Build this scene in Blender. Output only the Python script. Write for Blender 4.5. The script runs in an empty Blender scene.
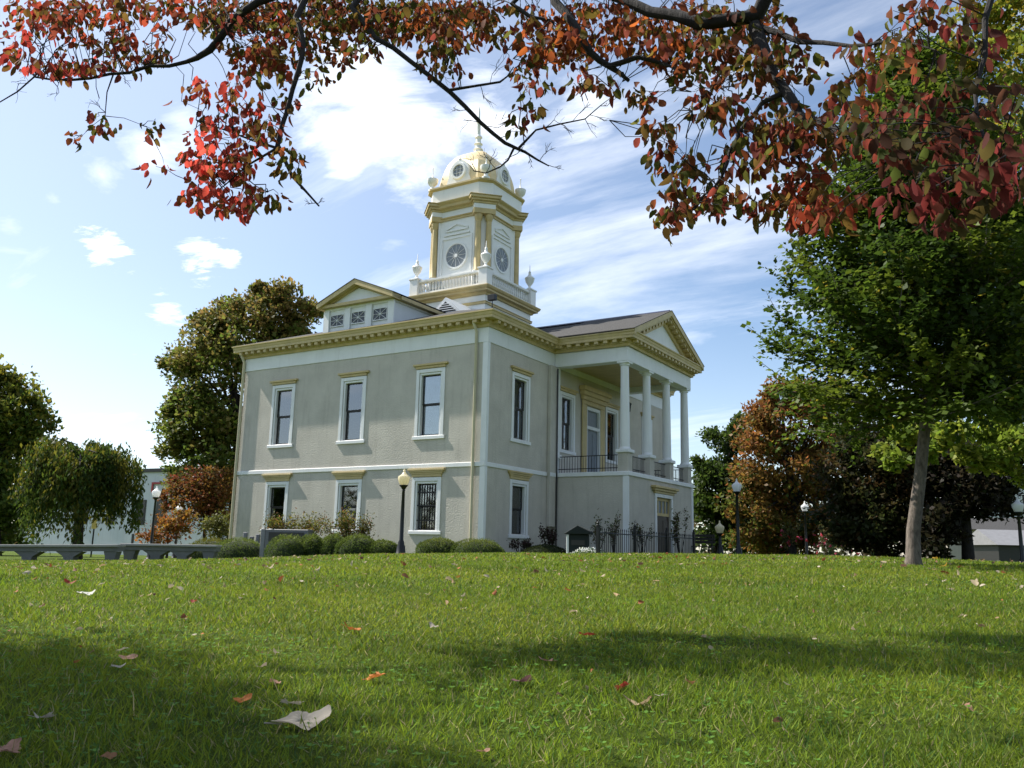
import bpy, math, random
import numpy as np
from mathutils import Vector, Matrix
rad = math.radians
random.seed(7)
rng = np.random.default_rng(11)
scene = bpy.context.scene
COL = scene.collection

# ------------------------------------------------------------------ camera
FPX, PITCH, ROLL = 865.478, 0.1881826, 0.0223578
CAM = np.array([0.0, 0.0, 0.8159])
_fw = np.array([0, math.cos(PITCH), math.sin(PITCH)])
_r = np.array([1.0, 0, 0]); _u = np.cross(_r, _fw)
CR = _r * math.cos(ROLL) + _u * math.sin(ROLL)
CU = -_r * math.sin(ROLL) + _u * math.cos(ROLL)
CF = _fw

def U(px, py, depth):
    """world point seen at a picture position, at a given distance in front of the camera (along y)"""
    d = CF * FPX + CR * (px - 512) + CU * (384 - py)
    return CAM + d * (depth / d[1])

cam = bpy.data.cameras.new('camera')
cam.sensor_width = 36; cam.lens = FPX / 1024 * 36
cam.clip_start = 0.05; cam.clip_end = 4000
camo = bpy.data.objects.new('camera', cam); COL.objects.link(camo)
camo.matrix_world = Matrix(((CR[0], CU[0], -CF[0], CAM[0]), (CR[1], CU[1], -CF[1], CAM[1]),
                            (CR[2], CU[2], -CF[2], CAM[2]), (0, 0, 0, 1)))
scene.camera = camo

# ------------------------------------------------------------------ courthouse frame (a to the left, b to the right, z up)
BROT = -0.554340869
BLOC = np.array([-0.90027697, 30.61949472, 0.0])
_c, _s = math.cos(BROT), math.sin(BROT)

def BW(a, b, z=0.0):
    x, y = -a, b
    return np.array([_c * x - _s * y + BLOC[0], _s * x + _c * y + BLOC[1], z])

# ------------------------------------------------------------------ light
SUN = np.array([-6.477, 2.84, 7.8]); SUN = SUN / np.linalg.norm(SUN)
SUN_EL = math.asin(SUN[2]); SUN_AZ = math.atan2(SUN[0], SUN[1])
sl = bpy.data.lights.new('sun', 'SUN'); sl.energy = 5.0; sl.angle = rad(0.53); sl.color = (1.0, 0.95, 0.86)
so = bpy.data.objects.new('sun', sl); COL.objects.link(so)
so.rotation_euler = Vector(SUN).to_track_quat('Z', 'Y').to_euler()
so.location = (-40, 20, 60)

# ------------------------------------------------------------------ node helpers
def newmat(name):
    m = bpy.data.materials.new(name); m.use_nodes = True
    nt = m.node_tree; nt.nodes.clear()
    out = nt.nodes.new('ShaderNodeOutputMaterial')
    return m, nt, out
def N(nt, t, **kw):
    n = nt.nodes.new(t)
    for k, v in kw.items():
        if k in n.inputs.keys(): n.inputs[k].default_value = v
        else: setattr(n, k, v)
    return n
def L(nt, a, b): nt.links.new(a, b)
def ramp(nt, fac, stops):
    n = nt.nodes.new('ShaderNodeValToRGB')
    cr = n.color_ramp
    while len(cr.elements) < len(stops): cr.elements.new(0.5)
    for e, (p, c) in zip(cr.elements, stops):
        e.position = p; e.color = (c[0], c[1], c[2], 1)
    L(nt, fac, n.inputs[0]); return n
def c4(c): return (c[0], c[1], c[2], 1)

def painted(name, c, rough=0.55, var=0.12, scale=1.5, bump=0.0, bscale=40, streak=True, dirt=(0.20, 0.18, 0.14), dirt_amt=0.25):
    """painted or plastered surface: mottled tone, weather streaks, fine bump"""
    m, nt, out = newmat(name)
    tc = N(nt, 'ShaderNodeTexCoord')
    n1 = N(nt, 'ShaderNodeTexNoise', Scale=scale, Detail=8.0, Roughness=0.65)
    L(nt, tc.outputs['Object'], n1.inputs['Vector'])
    r1 = ramp(nt, n1.outputs['Fac'], [(0.3, [x * (1 - var) for x in c]), (0.7, [min(1, x * (1 + var)) for x in c])])
    col = r1.outputs[0]
    if streak:
        mp = N(nt, 'ShaderNodeMapping'); mp.inputs['Scale'].default_value = (3.0, 3.0, 0.25)
        L(nt, tc.outputs['Object'], mp.inputs[0])
        n2 = N(nt, 'ShaderNodeTexNoise', Scale=1.6, Detail=6.0, Roughness=0.7)
        L(nt, mp.outputs[0], n2.inputs['Vector'])
        mr = N(nt, 'ShaderNodeMapRange'); mr.inputs[1].default_value = 0.52; mr.inputs[2].default_value = 0.8
        mr.inputs[4].default_value = dirt_amt
        L(nt, n2.outputs['Fac'], mr.inputs[0])
        mx = N(nt, 'ShaderNodeMixRGB'); mx.inputs[2].default_value = c4(dirt)
        L(nt, mr.outputs[0], mx.inputs[0]); L(nt, col, mx.inputs[1]); col = mx.outputs[0]
    p = N(nt, 'ShaderNodeBsdfPrincipled', Roughness=rough)
    L(nt, col, p.inputs['Base Color'])
    if bump > 0:
        n3 = N(nt, 'ShaderNodeTexNoise', Scale=bscale, Detail=5.0)
        L(nt, tc.outputs['Object'], n3.inputs['Vector'])
        b = N(nt, 'ShaderNodeBump', Strength=bump, Distance=0.02)
        L(nt, n3.outputs['Fac'], b.inputs['Height']); L(nt, b.outputs[0], p.inputs['Normal'])
    L(nt, p.outputs[0], out.inputs[0])
    return m

def shingles(name, c1, c2):
    m, nt, out = newmat(name)
    tc = N(nt, 'ShaderNodeTexCoord')
    n1 = N(nt, 'ShaderNodeTexNoise', Scale=9.0, Detail=4.0)
    mp = N(nt, 'ShaderNodeMapping'); mp.inputs['Scale'].default_value = (1, 1, 4)
    L(nt, tc.outputs['Object'], mp.inputs[0]); L(nt, mp.outputs[0], n1.inputs['Vector'])
    wv = N(nt, 'ShaderNodeTexWave', Scale=14.0, Distortion=0.6); wv.bands_direction = 'Z'
    L(nt, tc.outputs['Object'], wv.inputs['Vector'])
    mx = N(nt, 'ShaderNodeMath', operation='MULTIPLY_ADD'); mx.inputs[1].default_value = 0.3
    L(nt, wv.outputs['Fac'], mx.inputs[0]); L(nt, n1.outputs['Fac'], mx.inputs[2])
    r = ramp(nt, mx.outputs[0], [(0.35, c1), (0.85, c2)])
    p = N(nt, 'ShaderNodeBsdfPrincipled', Roughness=0.9); L(nt, r.outputs[0], p.inputs['Base Color'])
    b = N(nt, 'ShaderNodeBump', Strength=0.4, Distance=0.02); L(nt, wv.outputs['Fac'], b.inputs['Height']); L(nt, b.outputs[0], p.inputs['Normal'])
    L(nt, p.outputs[0], out.inputs[0]); return m

def glass(name, tint=(0.8, 0.85, 0.85), refl=0.22):
    """window pane: mirrors the sky and trees, lets the room behind show"""
    m, nt, out = newmat(name)
    g = N(nt, 'ShaderNodeBsdfGlossy', Roughness=0.03); g.inputs[0].default_value = (0.9, 0.93, 0.95, 1)
    t = N(nt, 'ShaderNodeBsdfTransparent'); t.inputs[0].default_value = c4(tint)
    lw = N(nt, 'ShaderNodeLayerWeight', Blend=0.35)
    ma = N(nt, 'ShaderNodeMath', operation='MAXIMUM'); ma.inputs[1].default_value = refl
    L(nt, lw.outputs['Fresnel'], ma.inputs[0])
    tc = N(nt, 'ShaderNodeTexCoord')
    nz = N(nt, 'ShaderNodeTexNoise', Scale=1.7, Detail=1.0); L(nt, tc.outputs['Object'], nz.inputs['Vector'])
    b = N(nt, 'ShaderNodeBump', Strength=0.03, Distance=0.02); L(nt, nz.outputs['Fac'], b.inputs['Height']); L(nt, b.outputs[0], g.inputs['Normal'])
    mx = N(nt, 'ShaderNodeMixShader'); L(nt, ma.outputs[0], mx.inputs[0]); L(nt, t.outputs[0], mx.inputs[1]); L(nt, g.outputs[0], mx.inputs[2])
    L(nt, mx.outputs[0], out.inputs[0]); return m

def leafmat(name, trans=0.45, rough=0.5, tboost=1.6, spec=0.35):
    """leaf: colour comes from the leaf's own stored colour; light also passes through it"""
    m, nt, out = newmat(name)
    at = N(nt, 'ShaderNodeAttribute'); at.attribute_name = 'leaf_colour'
    p = N(nt, 'ShaderNodeBsdfPrincipled', Roughness=rough); p.inputs['Specular IOR Level'].default_value = spec
    L(nt, at.outputs['Color'], p.inputs['Base Color'])
    t = N(nt, 'ShaderNodeBsdfTranslucent')
    vm = N(nt, 'ShaderNodeVectorMath', operation='SCALE'); vm.inputs['Scale'].default_value = tboost
    L(nt, at.outputs['Color'], vm.inputs[0]); L(nt, vm.outputs[0], t.inputs[0])
    mx = N(nt, 'ShaderNodeMixShader'); mx.inputs[0].default_value = trans
    L(nt, p.outputs[0], mx.inputs[1]); L(nt, t.outputs[0], mx.inputs[2]); L(nt, mx.outputs[0], out.inputs[0])
    return m

def bark(name, c1, c2, scale=12):
    m, nt, out = newmat(name)
    tc = N(nt, 'ShaderNodeTexCoord')
    mp = N(nt, 'ShaderNodeMapping'); mp.inputs['Scale'].default_value = (1, 1, 0.35)
    L(nt, tc.outputs['Object'], mp.inputs[0])
    n1 = N(nt, 'ShaderNodeTexNoise', Scale=scale, Detail=8.0, Roughness=0.7); L(nt, mp.outputs[0], n1.inputs['Vector'])
    r = ramp(nt, n1.outputs['Fac'], [(0.35, c1), (0.68, c2)])
    p = N(nt, 'ShaderNodeBsdfPrincipled', Roughness=0.9); L(nt, r.outputs[0], p.inputs['Base Color'])
    b = N(nt, 'ShaderNodeBump', Strength=0.6, Distance=0.03); L(nt, n1.outputs['Fac'], b.inputs['Height']); L(nt, b.outputs[0], p.inputs['Normal'])
    L(nt, p.outputs[0], out.inputs[0]); return m

def plain(name, c, rough=0.5, metal=0.0, var=0.1):
    m = painted(name, c, rough, var, 6.0, streak=False)
    for n in m.node_tree.nodes:
        if n.type == 'BSDF_PRINCIPLED': n.inputs['Metallic'].default_value = metal
    return m

M = dict(
    stucco=painted('stucco', (0.52, 0.487, 0.425), 0.9, 0.12, 0.9, bump=0.6, bscale=18, dirt=(0.24, 0.215, 0.18), dirt_amt=0.38),
    white=painted('white_paint', (0.76, 0.77, 0.77), 0.5, 0.05, 1.2, dirt=(0.45, 0.42, 0.36), dirt_amt=0.22),
    tower_white=painted('tower_white_paint', (0.80, 0.80, 0.78), 0.45, 0.04, 1.2, dirt=(0.5, 0.46, 0.38), dirt_amt=0.22),
    gold=painted('ochre_paint', (0.52, 0.405, 0.19), 0.55, 0.14, 2.0, dirt=(0.22, 0.16, 0.08), dirt_amt=0.35),
    cream=painted('cream_paint', (0.55, 0.50, 0.36), 0.5, 0.08, 2.0, dirt_amt=0.2),
    dome=painted('dome_gold', (0.76, 0.60, 0.33), 0.45, 0.10, 2.0, dirt=(0.55, 0.42, 0.22), dirt_amt=0.3),
    roof=shingles('grey_shingle', (0.022, 0.021, 0.021), (0.055, 0.052, 0.049)),
    darkroof=plain('dark_blue_cap', (0.012, 0.016, 0.05), 0.45),
    sash=plain('dark_sash', (0.018, 0.016, 0.015), 0.45),
    iron=plain('black_iron', (0.012, 0.013, 0.014), 0.4, 0.3),
    blind=plain('window_blind', (0.50, 0.51, 0.46), 0.8),
    dark=plain('unlit_black', (0.012, 0.012, 0.012), 0.9),  # near-black colour stands in for unlit space behind openings
    pane=glass('window_glass'),
    bluepane=plain('blue_grey_panel', (0.17, 0.20, 0.23), 0.35),
    brown=plain('brown_door_paint', (0.035, 0.02, 0.014), 0.45),
    concrete=painted('concrete', (0.155, 0.155, 0.15), 0.9, 0.15, 2.0, bump=0.3, bscale=30),
    coping=painted('concrete_coping', (0.32, 0.31, 0.30), 0.9, 0.1, 2.0, bump=0.2, bscale=30),
    stone=painted('dark_stone', (0.13, 0.13, 0.14), 0.6, 0.2, 6.0, streak=False),
    stone_light=painted('pale_stone', (0.20, 0.20, 0.21), 0.7, 0.1, 4.0, streak=False),
    globe_clear=None,
    bark=bark('grey_bark', (0.055, 0.042, 0.034), (0.19, 0.155, 0.125), 22),
    darkbark=bark('dark_bark', (0.007, 0.006, 0.006), (0.026, 0.020, 0.018), 18),
    leaf=leafmat('leaf', 0.42, 0.55, 1.6, 0.2),
    redleaf=leafmat('autumn_leaf', 0.5, 0.7, 1.7, 0.08),
    grass=leafmat('grass_blade', 0.38, 0.6, 1.5, 0.16),
    dryleaf=leafmat('dry_leaf', 0.25, 0.7, 1.2, 0.2),
    green=plain('dark_green_paint', (0.004, 0.010, 0.009), 0.8),
    roundpane=plain('sky_tone_glass', (0.21, 0.225, 0.24), 0.10),  # grey-blue tone stands in for sky mirrored in the round panes
    bgwhite=painted('pale_wall_paint', (0.62, 0.64, 0.68), 0.7, 0.04, 0.6),
    bgtan=painted('tan_siding', (0.42, 0.38, 0.33), 0.8, 0.06, 0.6),
    red=plain('red_paint', (0.35, 0.03, 0.03), 0.5),
    yellow=plain('yellow_sign_paint', (0.65, 0.5, 0.12), 0.5),
    shadeglass=plain('dull_window', (0.03, 0.035, 0.04), 0.15),
)

def globe_mat(name, c, trans):
    m, nt, out = newmat(name)
    p = N(nt, 'ShaderNodeBsdfPrincipled', Roughness=0.25); p.inputs['Base Color'].default_value = c4(c)
    t = N(nt, 'ShaderNodeBsdfTranslucent'); t.inputs[0].default_value = c4(c)
    mx = N(nt, 'ShaderNodeMixShader'); mx.inputs[0].default_value = trans
    L(nt, p.outputs[0], mx.inputs[1]); L(nt, t.outputs[0], mx.inputs[2]); L(nt, mx.outputs[0], out.inputs[0]); return m
M['globe_warm'] = globe_mat('warm_globe', (0.90, 0.83, 0.62), 0.5)
M['globe_white'] = globe_mat('white_globe', (0.92, 0.93, 0.95), 0.5)

# ------------------------------------------------------------------ mesh helpers
class MB:
    """collects shapes given in (a, b, z) or (x, y, z) and links them as one mesh object"""
    def __init__(s, ab=False): s.v = []; s.f = []; s.ab = ab
    def pt(s, p): return (-p[0], p[1], p[2]) if s.ab else (p[0], p[1], p[2])
    def add(s, vs, fs):
        o = len(s.v); s.v += [s.pt(p) for p in vs]; s.f += [[i + o for i in f] for f in fs]
    def box(s, a0, a1, b0, b1, z0, z1):
        s.add([(a0, b0, z0), (a1, b0, z0), (a1, b1, z0), (a0, b1, z0), (a0, b0, z1), (a1, b0, z1), (a1, b1, z1), (a0, b1, z1)],
              [(0, 3, 2, 1), (4, 5, 6, 7), (0, 1, 5, 4), (1, 2, 6, 5), (2, 3, 7, 6), (3, 0, 4, 7)])
    def loft(s, loops, closed_ring=False, caps=True):
        n = len(loops[0]); m = len(loops)
        vs = [p for l in loops for p in l]; fs = []
        for i in range(m if closed_ring else m - 1):
            i2 = (i + 1) % m
            for j in range(n):
                j2 = (j + 1) % n
                fs.append((i * n + j, i * n + j2, i2 * n + j2, i2 * n + j))
        if caps and not closed_ring:
            fs.append(tuple(range(n - 1, -1, -1))); fs.append(tuple((m - 1) * n + j for j in range(n)))
        s.add(vs, fs)
    def lathe(s, c, prof, n=16, caps=True):
        s.loft([[(c[0] + r * math.cos(2 * math.pi * k / n), c[1] + r * math.sin(2 * math.pi * k / n), c[2] + z) for k in range(n)] for r, z in prof], caps=caps)
    def prism(s, poly, ext):
        """poly: list of 3d points; ext: offset vector"""
        n = len(poly)
        s.loft([list(poly), [tuple(np.array(p) + np.array(ext)) for p in poly]])
    def tube(s, pts, rads, n=8):
        pts = [np.array(p, float) for p in pts]
        loops = []
        up = np.array([0.0, 0.0, 1.0]); prevx = None
        for i, p in enumerate(pts):
            t = pts[min(i + 1, len(pts) - 1)] - pts[max(i - 1, 0)]
            t = t / (np.linalg.norm(t) + 1e-9)
            if prevx is None:
                x = np.cross(t, up)
                if np.linalg.norm(x) < 0.1: x = np.cross(t, np.array([1.0, 0, 0]))
            else: x = prevx - t * (prevx @ t)
            x /= np.linalg.norm(x) + 1e-9; prevx = x
            y = np.cross(t, x)
            loops.append([tuple(p + rads[i] * (x * math.cos(2 * math.pi * k / n) + y * math.sin(2 * math.pi * k / n))) for k in range(n)])
        s.loft(loops)
    def build(s, name, mat, parent=None, smooth=False, loc=None, bevel=0.0):
        import bmesh
        me = bpy.data.meshes.new(name); me.from_pydata(s.v, [], s.f)
        bm = bmesh.new(); bm.from_mesh(me); bmesh.ops.recalc_face_normals(bm, faces=bm.faces); bm.to_mesh(me); bm.free()
        if mat: me.materials.append(mat)
        if smooth:
            me.shade_smooth()
            try: me.set_sharp_from_angle(angle=rad(40))
            except Exception: pass
        o = bpy.data.objects.new(name, me); COL.objects.link(o)
        if parent: o.parent = parent
        if loc is not None: o.location = loc
        if bevel > 0:
            md = o.modifiers.new('bevel', 'BEVEL'); md.width = bevel; md.segments = 1; md.limit_method = 'ANGLE'
        return o

def tag(o, label=None, cat=None, group=None, kind=None):
    if label: o['label'] = label
    if cat: o['category'] = cat
    if group: o['group'] = group
    if kind: o['kind'] = kind
    return o
def empty(name, loc, label, cat, group=None, rz=0.0):
    o = bpy.data.objects.new(name, None); COL.objects.link(o)
    o.location = tuple(loc); o.rotation_euler = (0, 0, rz); o.empty_display_size = 0.3
    return tag(o, label, cat, group)
def copy_thing(root, loc, rz, label, scale=None):
    r = root.copy(); COL.objects.link(r); r.location = tuple(loc); r.rotation_euler = (0, 0, rz); r['label'] = label
    if scale: r.scale = (scale,) * 3
    for ch in list(root.children):
        c = ch.copy(); COL.objects.link(c); c.parent = r
        for g in list(ch.children):
            d = g.copy(); COL.objects.link(d); d.parent = c
    return r

def leaves_object(name, mat, P, D, S, ln, wd, col, parent=None, curved=False, loc=(0, 0, 0)):
    """P base points, D pointing directions, S sideways directions (n,3); ln, wd (n,); col (n,3)"""
    n = len(P)
    D = D / (np.linalg.norm(D, axis=1, keepdims=True) + 1e-9)
    S = S - D * np.sum(S * D, axis=1, keepdims=True); S = S / (np.linalg.norm(S, axis=1, keepdims=True) + 1e-9)
    W = np.cross(D, S)
    if curved:
        #       along, across, lift
        T = np.array([(0, 0, 0), (0.22, -0.36, 0.10), (0.22, 0, 0.03), (0.22, 0.36, 0.10), (0.55, -0.44, 0.06), (0.55, 0, -0.03), (0.55, 0.44, 0.06),
                      (0.83, -0.27, -0.06), (0.83, 0.27, -0.06), (1.0, 0, -0.16)])
        F = [(0, 2, 1), (0, 3, 2), (1, 2, 5, 4), (2, 3, 6, 5), (4, 5, 7), (5, 6, 8), (5, 8, 9, 7)]
    elif curved is None:
        T = np.array([(0, -0.5, 0), (0, 0.5, 0), (0.55, 0.38, 0.0), (0.55, -0.38, 0.0), (1.0, 0, 0.0)]); F = [(0, 1, 2, 3), (3, 2, 4)]
    else:
        T = np.array([(0, 0, 0), (0.45, -0.5, 0.08), (1.0, 0, -0.05), (0.45, 0.5, 0.08)]); F = [(0, 1, 2, 3)]
    k = len(T)
    lift = (rng.uniform(0.1, 2.6, n) if curved else np.ones(n)) * ln
    V = (P[:, None, :] + D[:, None, :] * (T[None, :, 0:1] * ln[:, None, None]) + S[:, None, :] * (T[None, :, 1:2] * wd[:, None, None])
         + W[:, None, :] * (T[None, :, 2:3] * lift[:, None, None])).reshape(-1, 3)
    me = bpy.data.meshes.new(name)
    me.vertices.add(n * k); me.vertices.foreach_set('co', V.astype(np.float32).ravel())
    sizes = np.array([len(f) for f in F]); flat = np.concatenate([np.array(f) for f in F])
    li = (flat[None, :] + (np.arange(n) * k)[:, None]).ravel()
    tot = np.tile(sizes, n); start = np.concatenate([[0], np.cumsum(tot)[:-1]])
    me.loops.add(len(li)); me.loops.foreach_set('vertex_index', li.astype(np.int32))
    me.polygons.add(len(tot)); me.polygons.foreach_set('loop_start', start.astype(np.int32))
    try: me.polygons.foreach_set('loop_total', tot.astype(np.int32))
    except Exception: pass
    me.update(calc_edges=True)
    at = me.attributes.new('leaf_colour', 'FLOAT_COLOR', 'POINT')
    cc = np.ones((n, k, 4), np.float32); cc[:, :, :3] = col[:, None, :]
    at.data.foreach_set('color', cc.ravel())
    me.materials.append(mat)
    if curved: me.shade_smooth()
    o = bpy.data.objects.new(name, me); COL.objects.link(o); o.location = tuple(loc)
    if parent: o.parent = parent
    return o
def randdir(n):
    v = rng.normal(size=(n, 3)); return v / np.linalg.norm(v, axis=1, keepdims=True)

# ------------------------------------------------------------------ ground
_cx = np.array([-60, -30, -13, -7.9, -2.9, 0, 4.8, 8.6, 10.5, 12.4, 16, 40]); _cz = np.array([0.08, 0.12, 0.20, 0.36, 0.62, 0.70, 0.785, 0.81, 0.76, 0.68, 0.55, 0.3])
def ground(x, y):
    x = np.asarray(x, float); y = np.asarray(y, float)
    zc = np.interp(x, _cx, _cz)
    t = np.clip((y - 1.0) / 21.0, 0, 1)
    z = 0.20 + (zc - 0.20) * (1 - (1 - t) ** 2.2)
    z = z + 0.012 * np.sin(x * 1.3 + 0.7 * y) * np.cos(y * 0.9 - 0.4 * x) * np.clip(y / 3, 0, 1)
    far = np.clip(y - 22, 0, 400)
    z = z - 0.010 * np.minimum(far, 60) * 1.0
    bk = np.clip(-y - 2, 0, 100)
    return z - 0.01 * bk
def gz(x, y): return float(ground(x, y))

def make_ground():
    xs = np.concatenate([[-900, -500, -250, -120, -80], np.arange(-60, -16, 4), np.arange(-16, 16.01, 0.5), np.arange(20, 61, 4), [80, 120, 250, 500, 900]])
    ys = np.concatenate([[-400, -150, -60, -30], np.arange(-16, 0, 2), np.arange(0, 30.01, 0.5), np.arange(34, 90, 5), [110, 150, 220, 400, 800, 1500]])
    X, Y = np.meshgrid(xs, ys); Z = ground(X, Y)
    nx, ny = len(xs), len(ys)
    V = np.stack([X, Y, Z], -1).reshape(-1, 3)
    F = [(j * nx + i, j * nx + i + 1, (j + 1) * nx + i + 1, (j + 1) * nx + i) for j in range(ny - 1) for i in range(nx - 1)]
    me = bpy.data.meshes.new('lawn_ground'); me.from_pydata(V.tolist(), [], F); me.shade_smooth()
    m, nt, out = newmat('lawn_soil')
    tc = N(nt, 'ShaderNodeTexCoord')
    n1 = N(nt, 'ShaderNodeTexNoise', Scale=0.7, Detail=6.0); L(nt, tc.outputs['Object'], n1.inputs['Vector'])
    n2 = N(nt, 'ShaderNodeTexNoise', Scale=38.0, Detail=6.0, Roughness=0.8); L(nt, tc.outputs['Object'], n2.inputs['Vector'])
    ad = N(nt, 'ShaderNodeMath', operation='MULTIPLY_ADD'); ad.inputs[1].default_value = 0.5
    L(nt, n1.outputs['Fac'], ad.inputs[0]); L(nt, n2.outputs['Fac'], ad.inputs[2])
    r = ramp(nt, ad.outputs[0], [(0.45, (0.022, 0.034, 0.006)), (0.75, (0.075, 0.115, 0.013)), (0.98, (0.14, 0.16, 0.03))])
    p = N(nt, 'ShaderNodeBsdfPrincipled', Roughness=1.0); p.inputs['Specular IOR Level'].default_value = 0.1
    L(nt, r.outputs[0], p.inputs['Base Color'])
    b = N(nt, 'ShaderNodeBump', Strength=0.9, Distance=0.05); L(nt, n2.outputs['Fac'], b.inputs['Height']); L(nt, b.outputs[0], p.inputs['Normal'])
    L(nt, p.outputs[0], out.inputs[0]); me.materials.append(m)
    o = bpy.data.objects.new('lawn_ground', me); COL.objects.link(o)
    tag(o, 'wide mown lawn rising gently to a crest before the courthouse', 'lawn', kind='structure')
make_ground()

def noise2(x, y, s=1.0):
    return (np.sin(x * 1.7 * s + 1.3 * np.sin(y * 1.1 * s)) + np.sin(y * 2.3 * s + 1.7 * np.sin(x * 0.9 * s + 2.0)) + np.sin((x + y) * 3.1 * s)) / 3

def make_grass():
    bands = [(0.7, 1.55, 36000, 0.052, 0.0030), (1.55, 2.6, 90000, 0.052, 0.0028), (2.6, 4.2, 135000, 0.049, 0.0034), (4.2, 7.5, 175000, 0.046, 0.0050), (7.5, 13.0, 170000, 0.046, 0.0085),
             (13.0, 27.0, 170000, 0.046, 0.016)]
    Ps = []; Ls = []; Ws = []
    for y0, y1, n, h, w in bands:
        q = rng.random(n)
        y = np.sqrt(y0 ** 2 + q * (y1 ** 2 - y0 ** 2))
        x = (rng.random(n) * 2 - 1) * (0.66 * y + 2.9)
        Ps.append(np.stack([x, y, ground(x, y) - 0.004], -1))
        tall = 1 + 0.35 * noise2(x, y, 1.8) + 0.25 * noise2(x + 5, y, 6)
        Ls.append(h * 0.85 * (0.4 + 0.9 * rng.random(n)) * np.clip(tall, 0.5, 1.7)); Ws.append(w * (0.6 + 0.8 * rng.random(n)))
    P = np.concatenate(Ps); ln = np.concatenate(Ls); wd = np.concatenate(Ws); n = len(P)
    D = rng.normal(size=(n, 3)) * np.array([0.75, 0.75, 0.2]) + np.array([0, 0, 0.8])
    D[:, 2] = np.abs(D[:, 2]) + 0.1
    flat = rng.random(n) < 0.12
    D[flat, 2] *= 0.25
    longb = rng.random(n) < np.where(P[:, 1] < 3.4, 0.030, 0.012)
    ln[longb] *= 2.0
    S = randdir(n); S[:, 2] *= 0.2
    base = np.array([0.118, 0.176, 0.013])
    k = rng.random(n)[:, None]; patch = (0.5 + 0.5 * noise2(P[:, 0], P[:, 1], 0.9))[:, None]
    col = base * (0.45 + 1.0 * k) * (0.75 + 0.5 * patch)
    yel = np.clip(0.32 + 0.45 * noise2(P[:, 0] + 9, P[:, 1], 0.6) + 0.3 * rng.normal(size=n), 0, 1)[:, None]
    col = col * (1 - yel) + np.array([0.225, 0.255, 0.023]) * (0.7 + 0.5 * k) * yel
    dry = rng.random(n) < 0.065
    col[dry] = np.array([0.30, 0.25, 0.13]) * (0.6 + 0.7 * rng.random(dry.sum()))[:, None]
    blue = rng.random(n) < 0.12
    col[blue] = np.array([0.075, 0.155, 0.035]) * (0.7 + 0.6 * rng.random(blue.sum()))[:, None]
    o = leaves_object('grass', M['grass'], P, D, S, ln, wd, np.clip(col, 0.005, 0.6), curved=None)
    tag(o, 'short green lawn grass with pale dry blades mixed in', 'grass', kind='stuff')
    # broad clover leaves low in the grass near the viewer
    n = 2600
    y = np.sqrt(1.6 ** 2 + rng.random(n) * (4.6 ** 2 - 1.6 ** 2)); x = (rng.random(n) * 2 - 1) * (0.64 * y + 0.2)
    keep = (noise2(x * 2, y * 2, 1.1) > 0.05) | (x < -0.35 * y)
    x, y = x[keep], y[keep]; n = len(x)
    P = np.repeat(np.stack([x, y, ground(x, y) + 0.018 + 0.02 * rng.random(n)], -1), 3, 0)
    a = np.repeat(rng.random(n) * 6.28, 3) + np.tile([0, 2.09, 4.19], n)
    D = np.stack([np.cos(a), np.sin(a), 0.25 + 0.3 * rng.random(3 * n)], -1); S = np.stack([-np.sin(a), np.cos(a), 0 * a], -1)
    sz = np.repeat(0.009 + 0.010 * rng.random(n), 3)
    col = np.array([0.10, 0.20, 0.03]) * (0.7 + 0.6 * rng.random(3 * n))[:, None]
    o = leaves_object('clover', M['grass'], P, D, S, sz, sz * 0.9, col)
    tag(o, 'small round clover leaves scattered low among the grass', 'clover', kind='stuff')
make_grass()

def leaf_litter():
    n = 1500; y = np.sqrt(1.7 ** 2 + rng.random(n) * (19 ** 2 - 1.7 ** 2)); x = (rng.random(n) * 2 - 1) * (0.64 * y + 0.3)
    keep = noise2(x, y, 0.8) + 0.5 * rng.normal(size=n) > -0.15; x, y = x[keep], y[keep]; n = len(x)
    P = np.stack([x, y, ground(x, y) + 0.012 + 0.022 * rng.random(n)], -1)
    D = randdir(n) * np.array([1, 1, 0.35]); S = randdir(n) * np.array([1, 1, 0.4])
    sz = (0.014 + 0.036 * rng.random(n) ** 2) * np.clip(y / 4.5, 0.7, 2.0)
    pal = np.array(((0.36, 0.29, 0.19), (0.30, 0.20, 0.11), (0.28, 0.10, 0.04), (0.42, 0.36, 0.27), (0.16, 0.08, 0.05)))
    col = pal[rng.integers(0, len(pal), n)] * (0.7 + 0.6 * rng.random(n))[:, None]
    o = leaves_object('leaf_litter', M['dryleaf'], P, D, S, sz, sz * 0.6, col, curved=True)
    tag(o, 'small crumbled bits of dry leaf sunk in the grass', 'leaf litter', kind='stuff')
leaf_litter()

# ------------------------------------------------------------------ courthouse
LA, RB, PP, WW = 12.72, 4.988, 3.289, 7.039
BB = 2 * RB + WW; CB = RB + WW / 2; CA = LA / 2
ZB0, ZB1, ZF0, ZF1, ZE0, ZE1, OH = 3.67, 3.828, 8.19, 8.747, 8.997, 9.276, 0.446
court = empty('courthouse', BLOC, 'two-storey grey stucco courthouse with domed clock tower, ochre cornice and columned portico', 'courthouse', rz=BROT)

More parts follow.
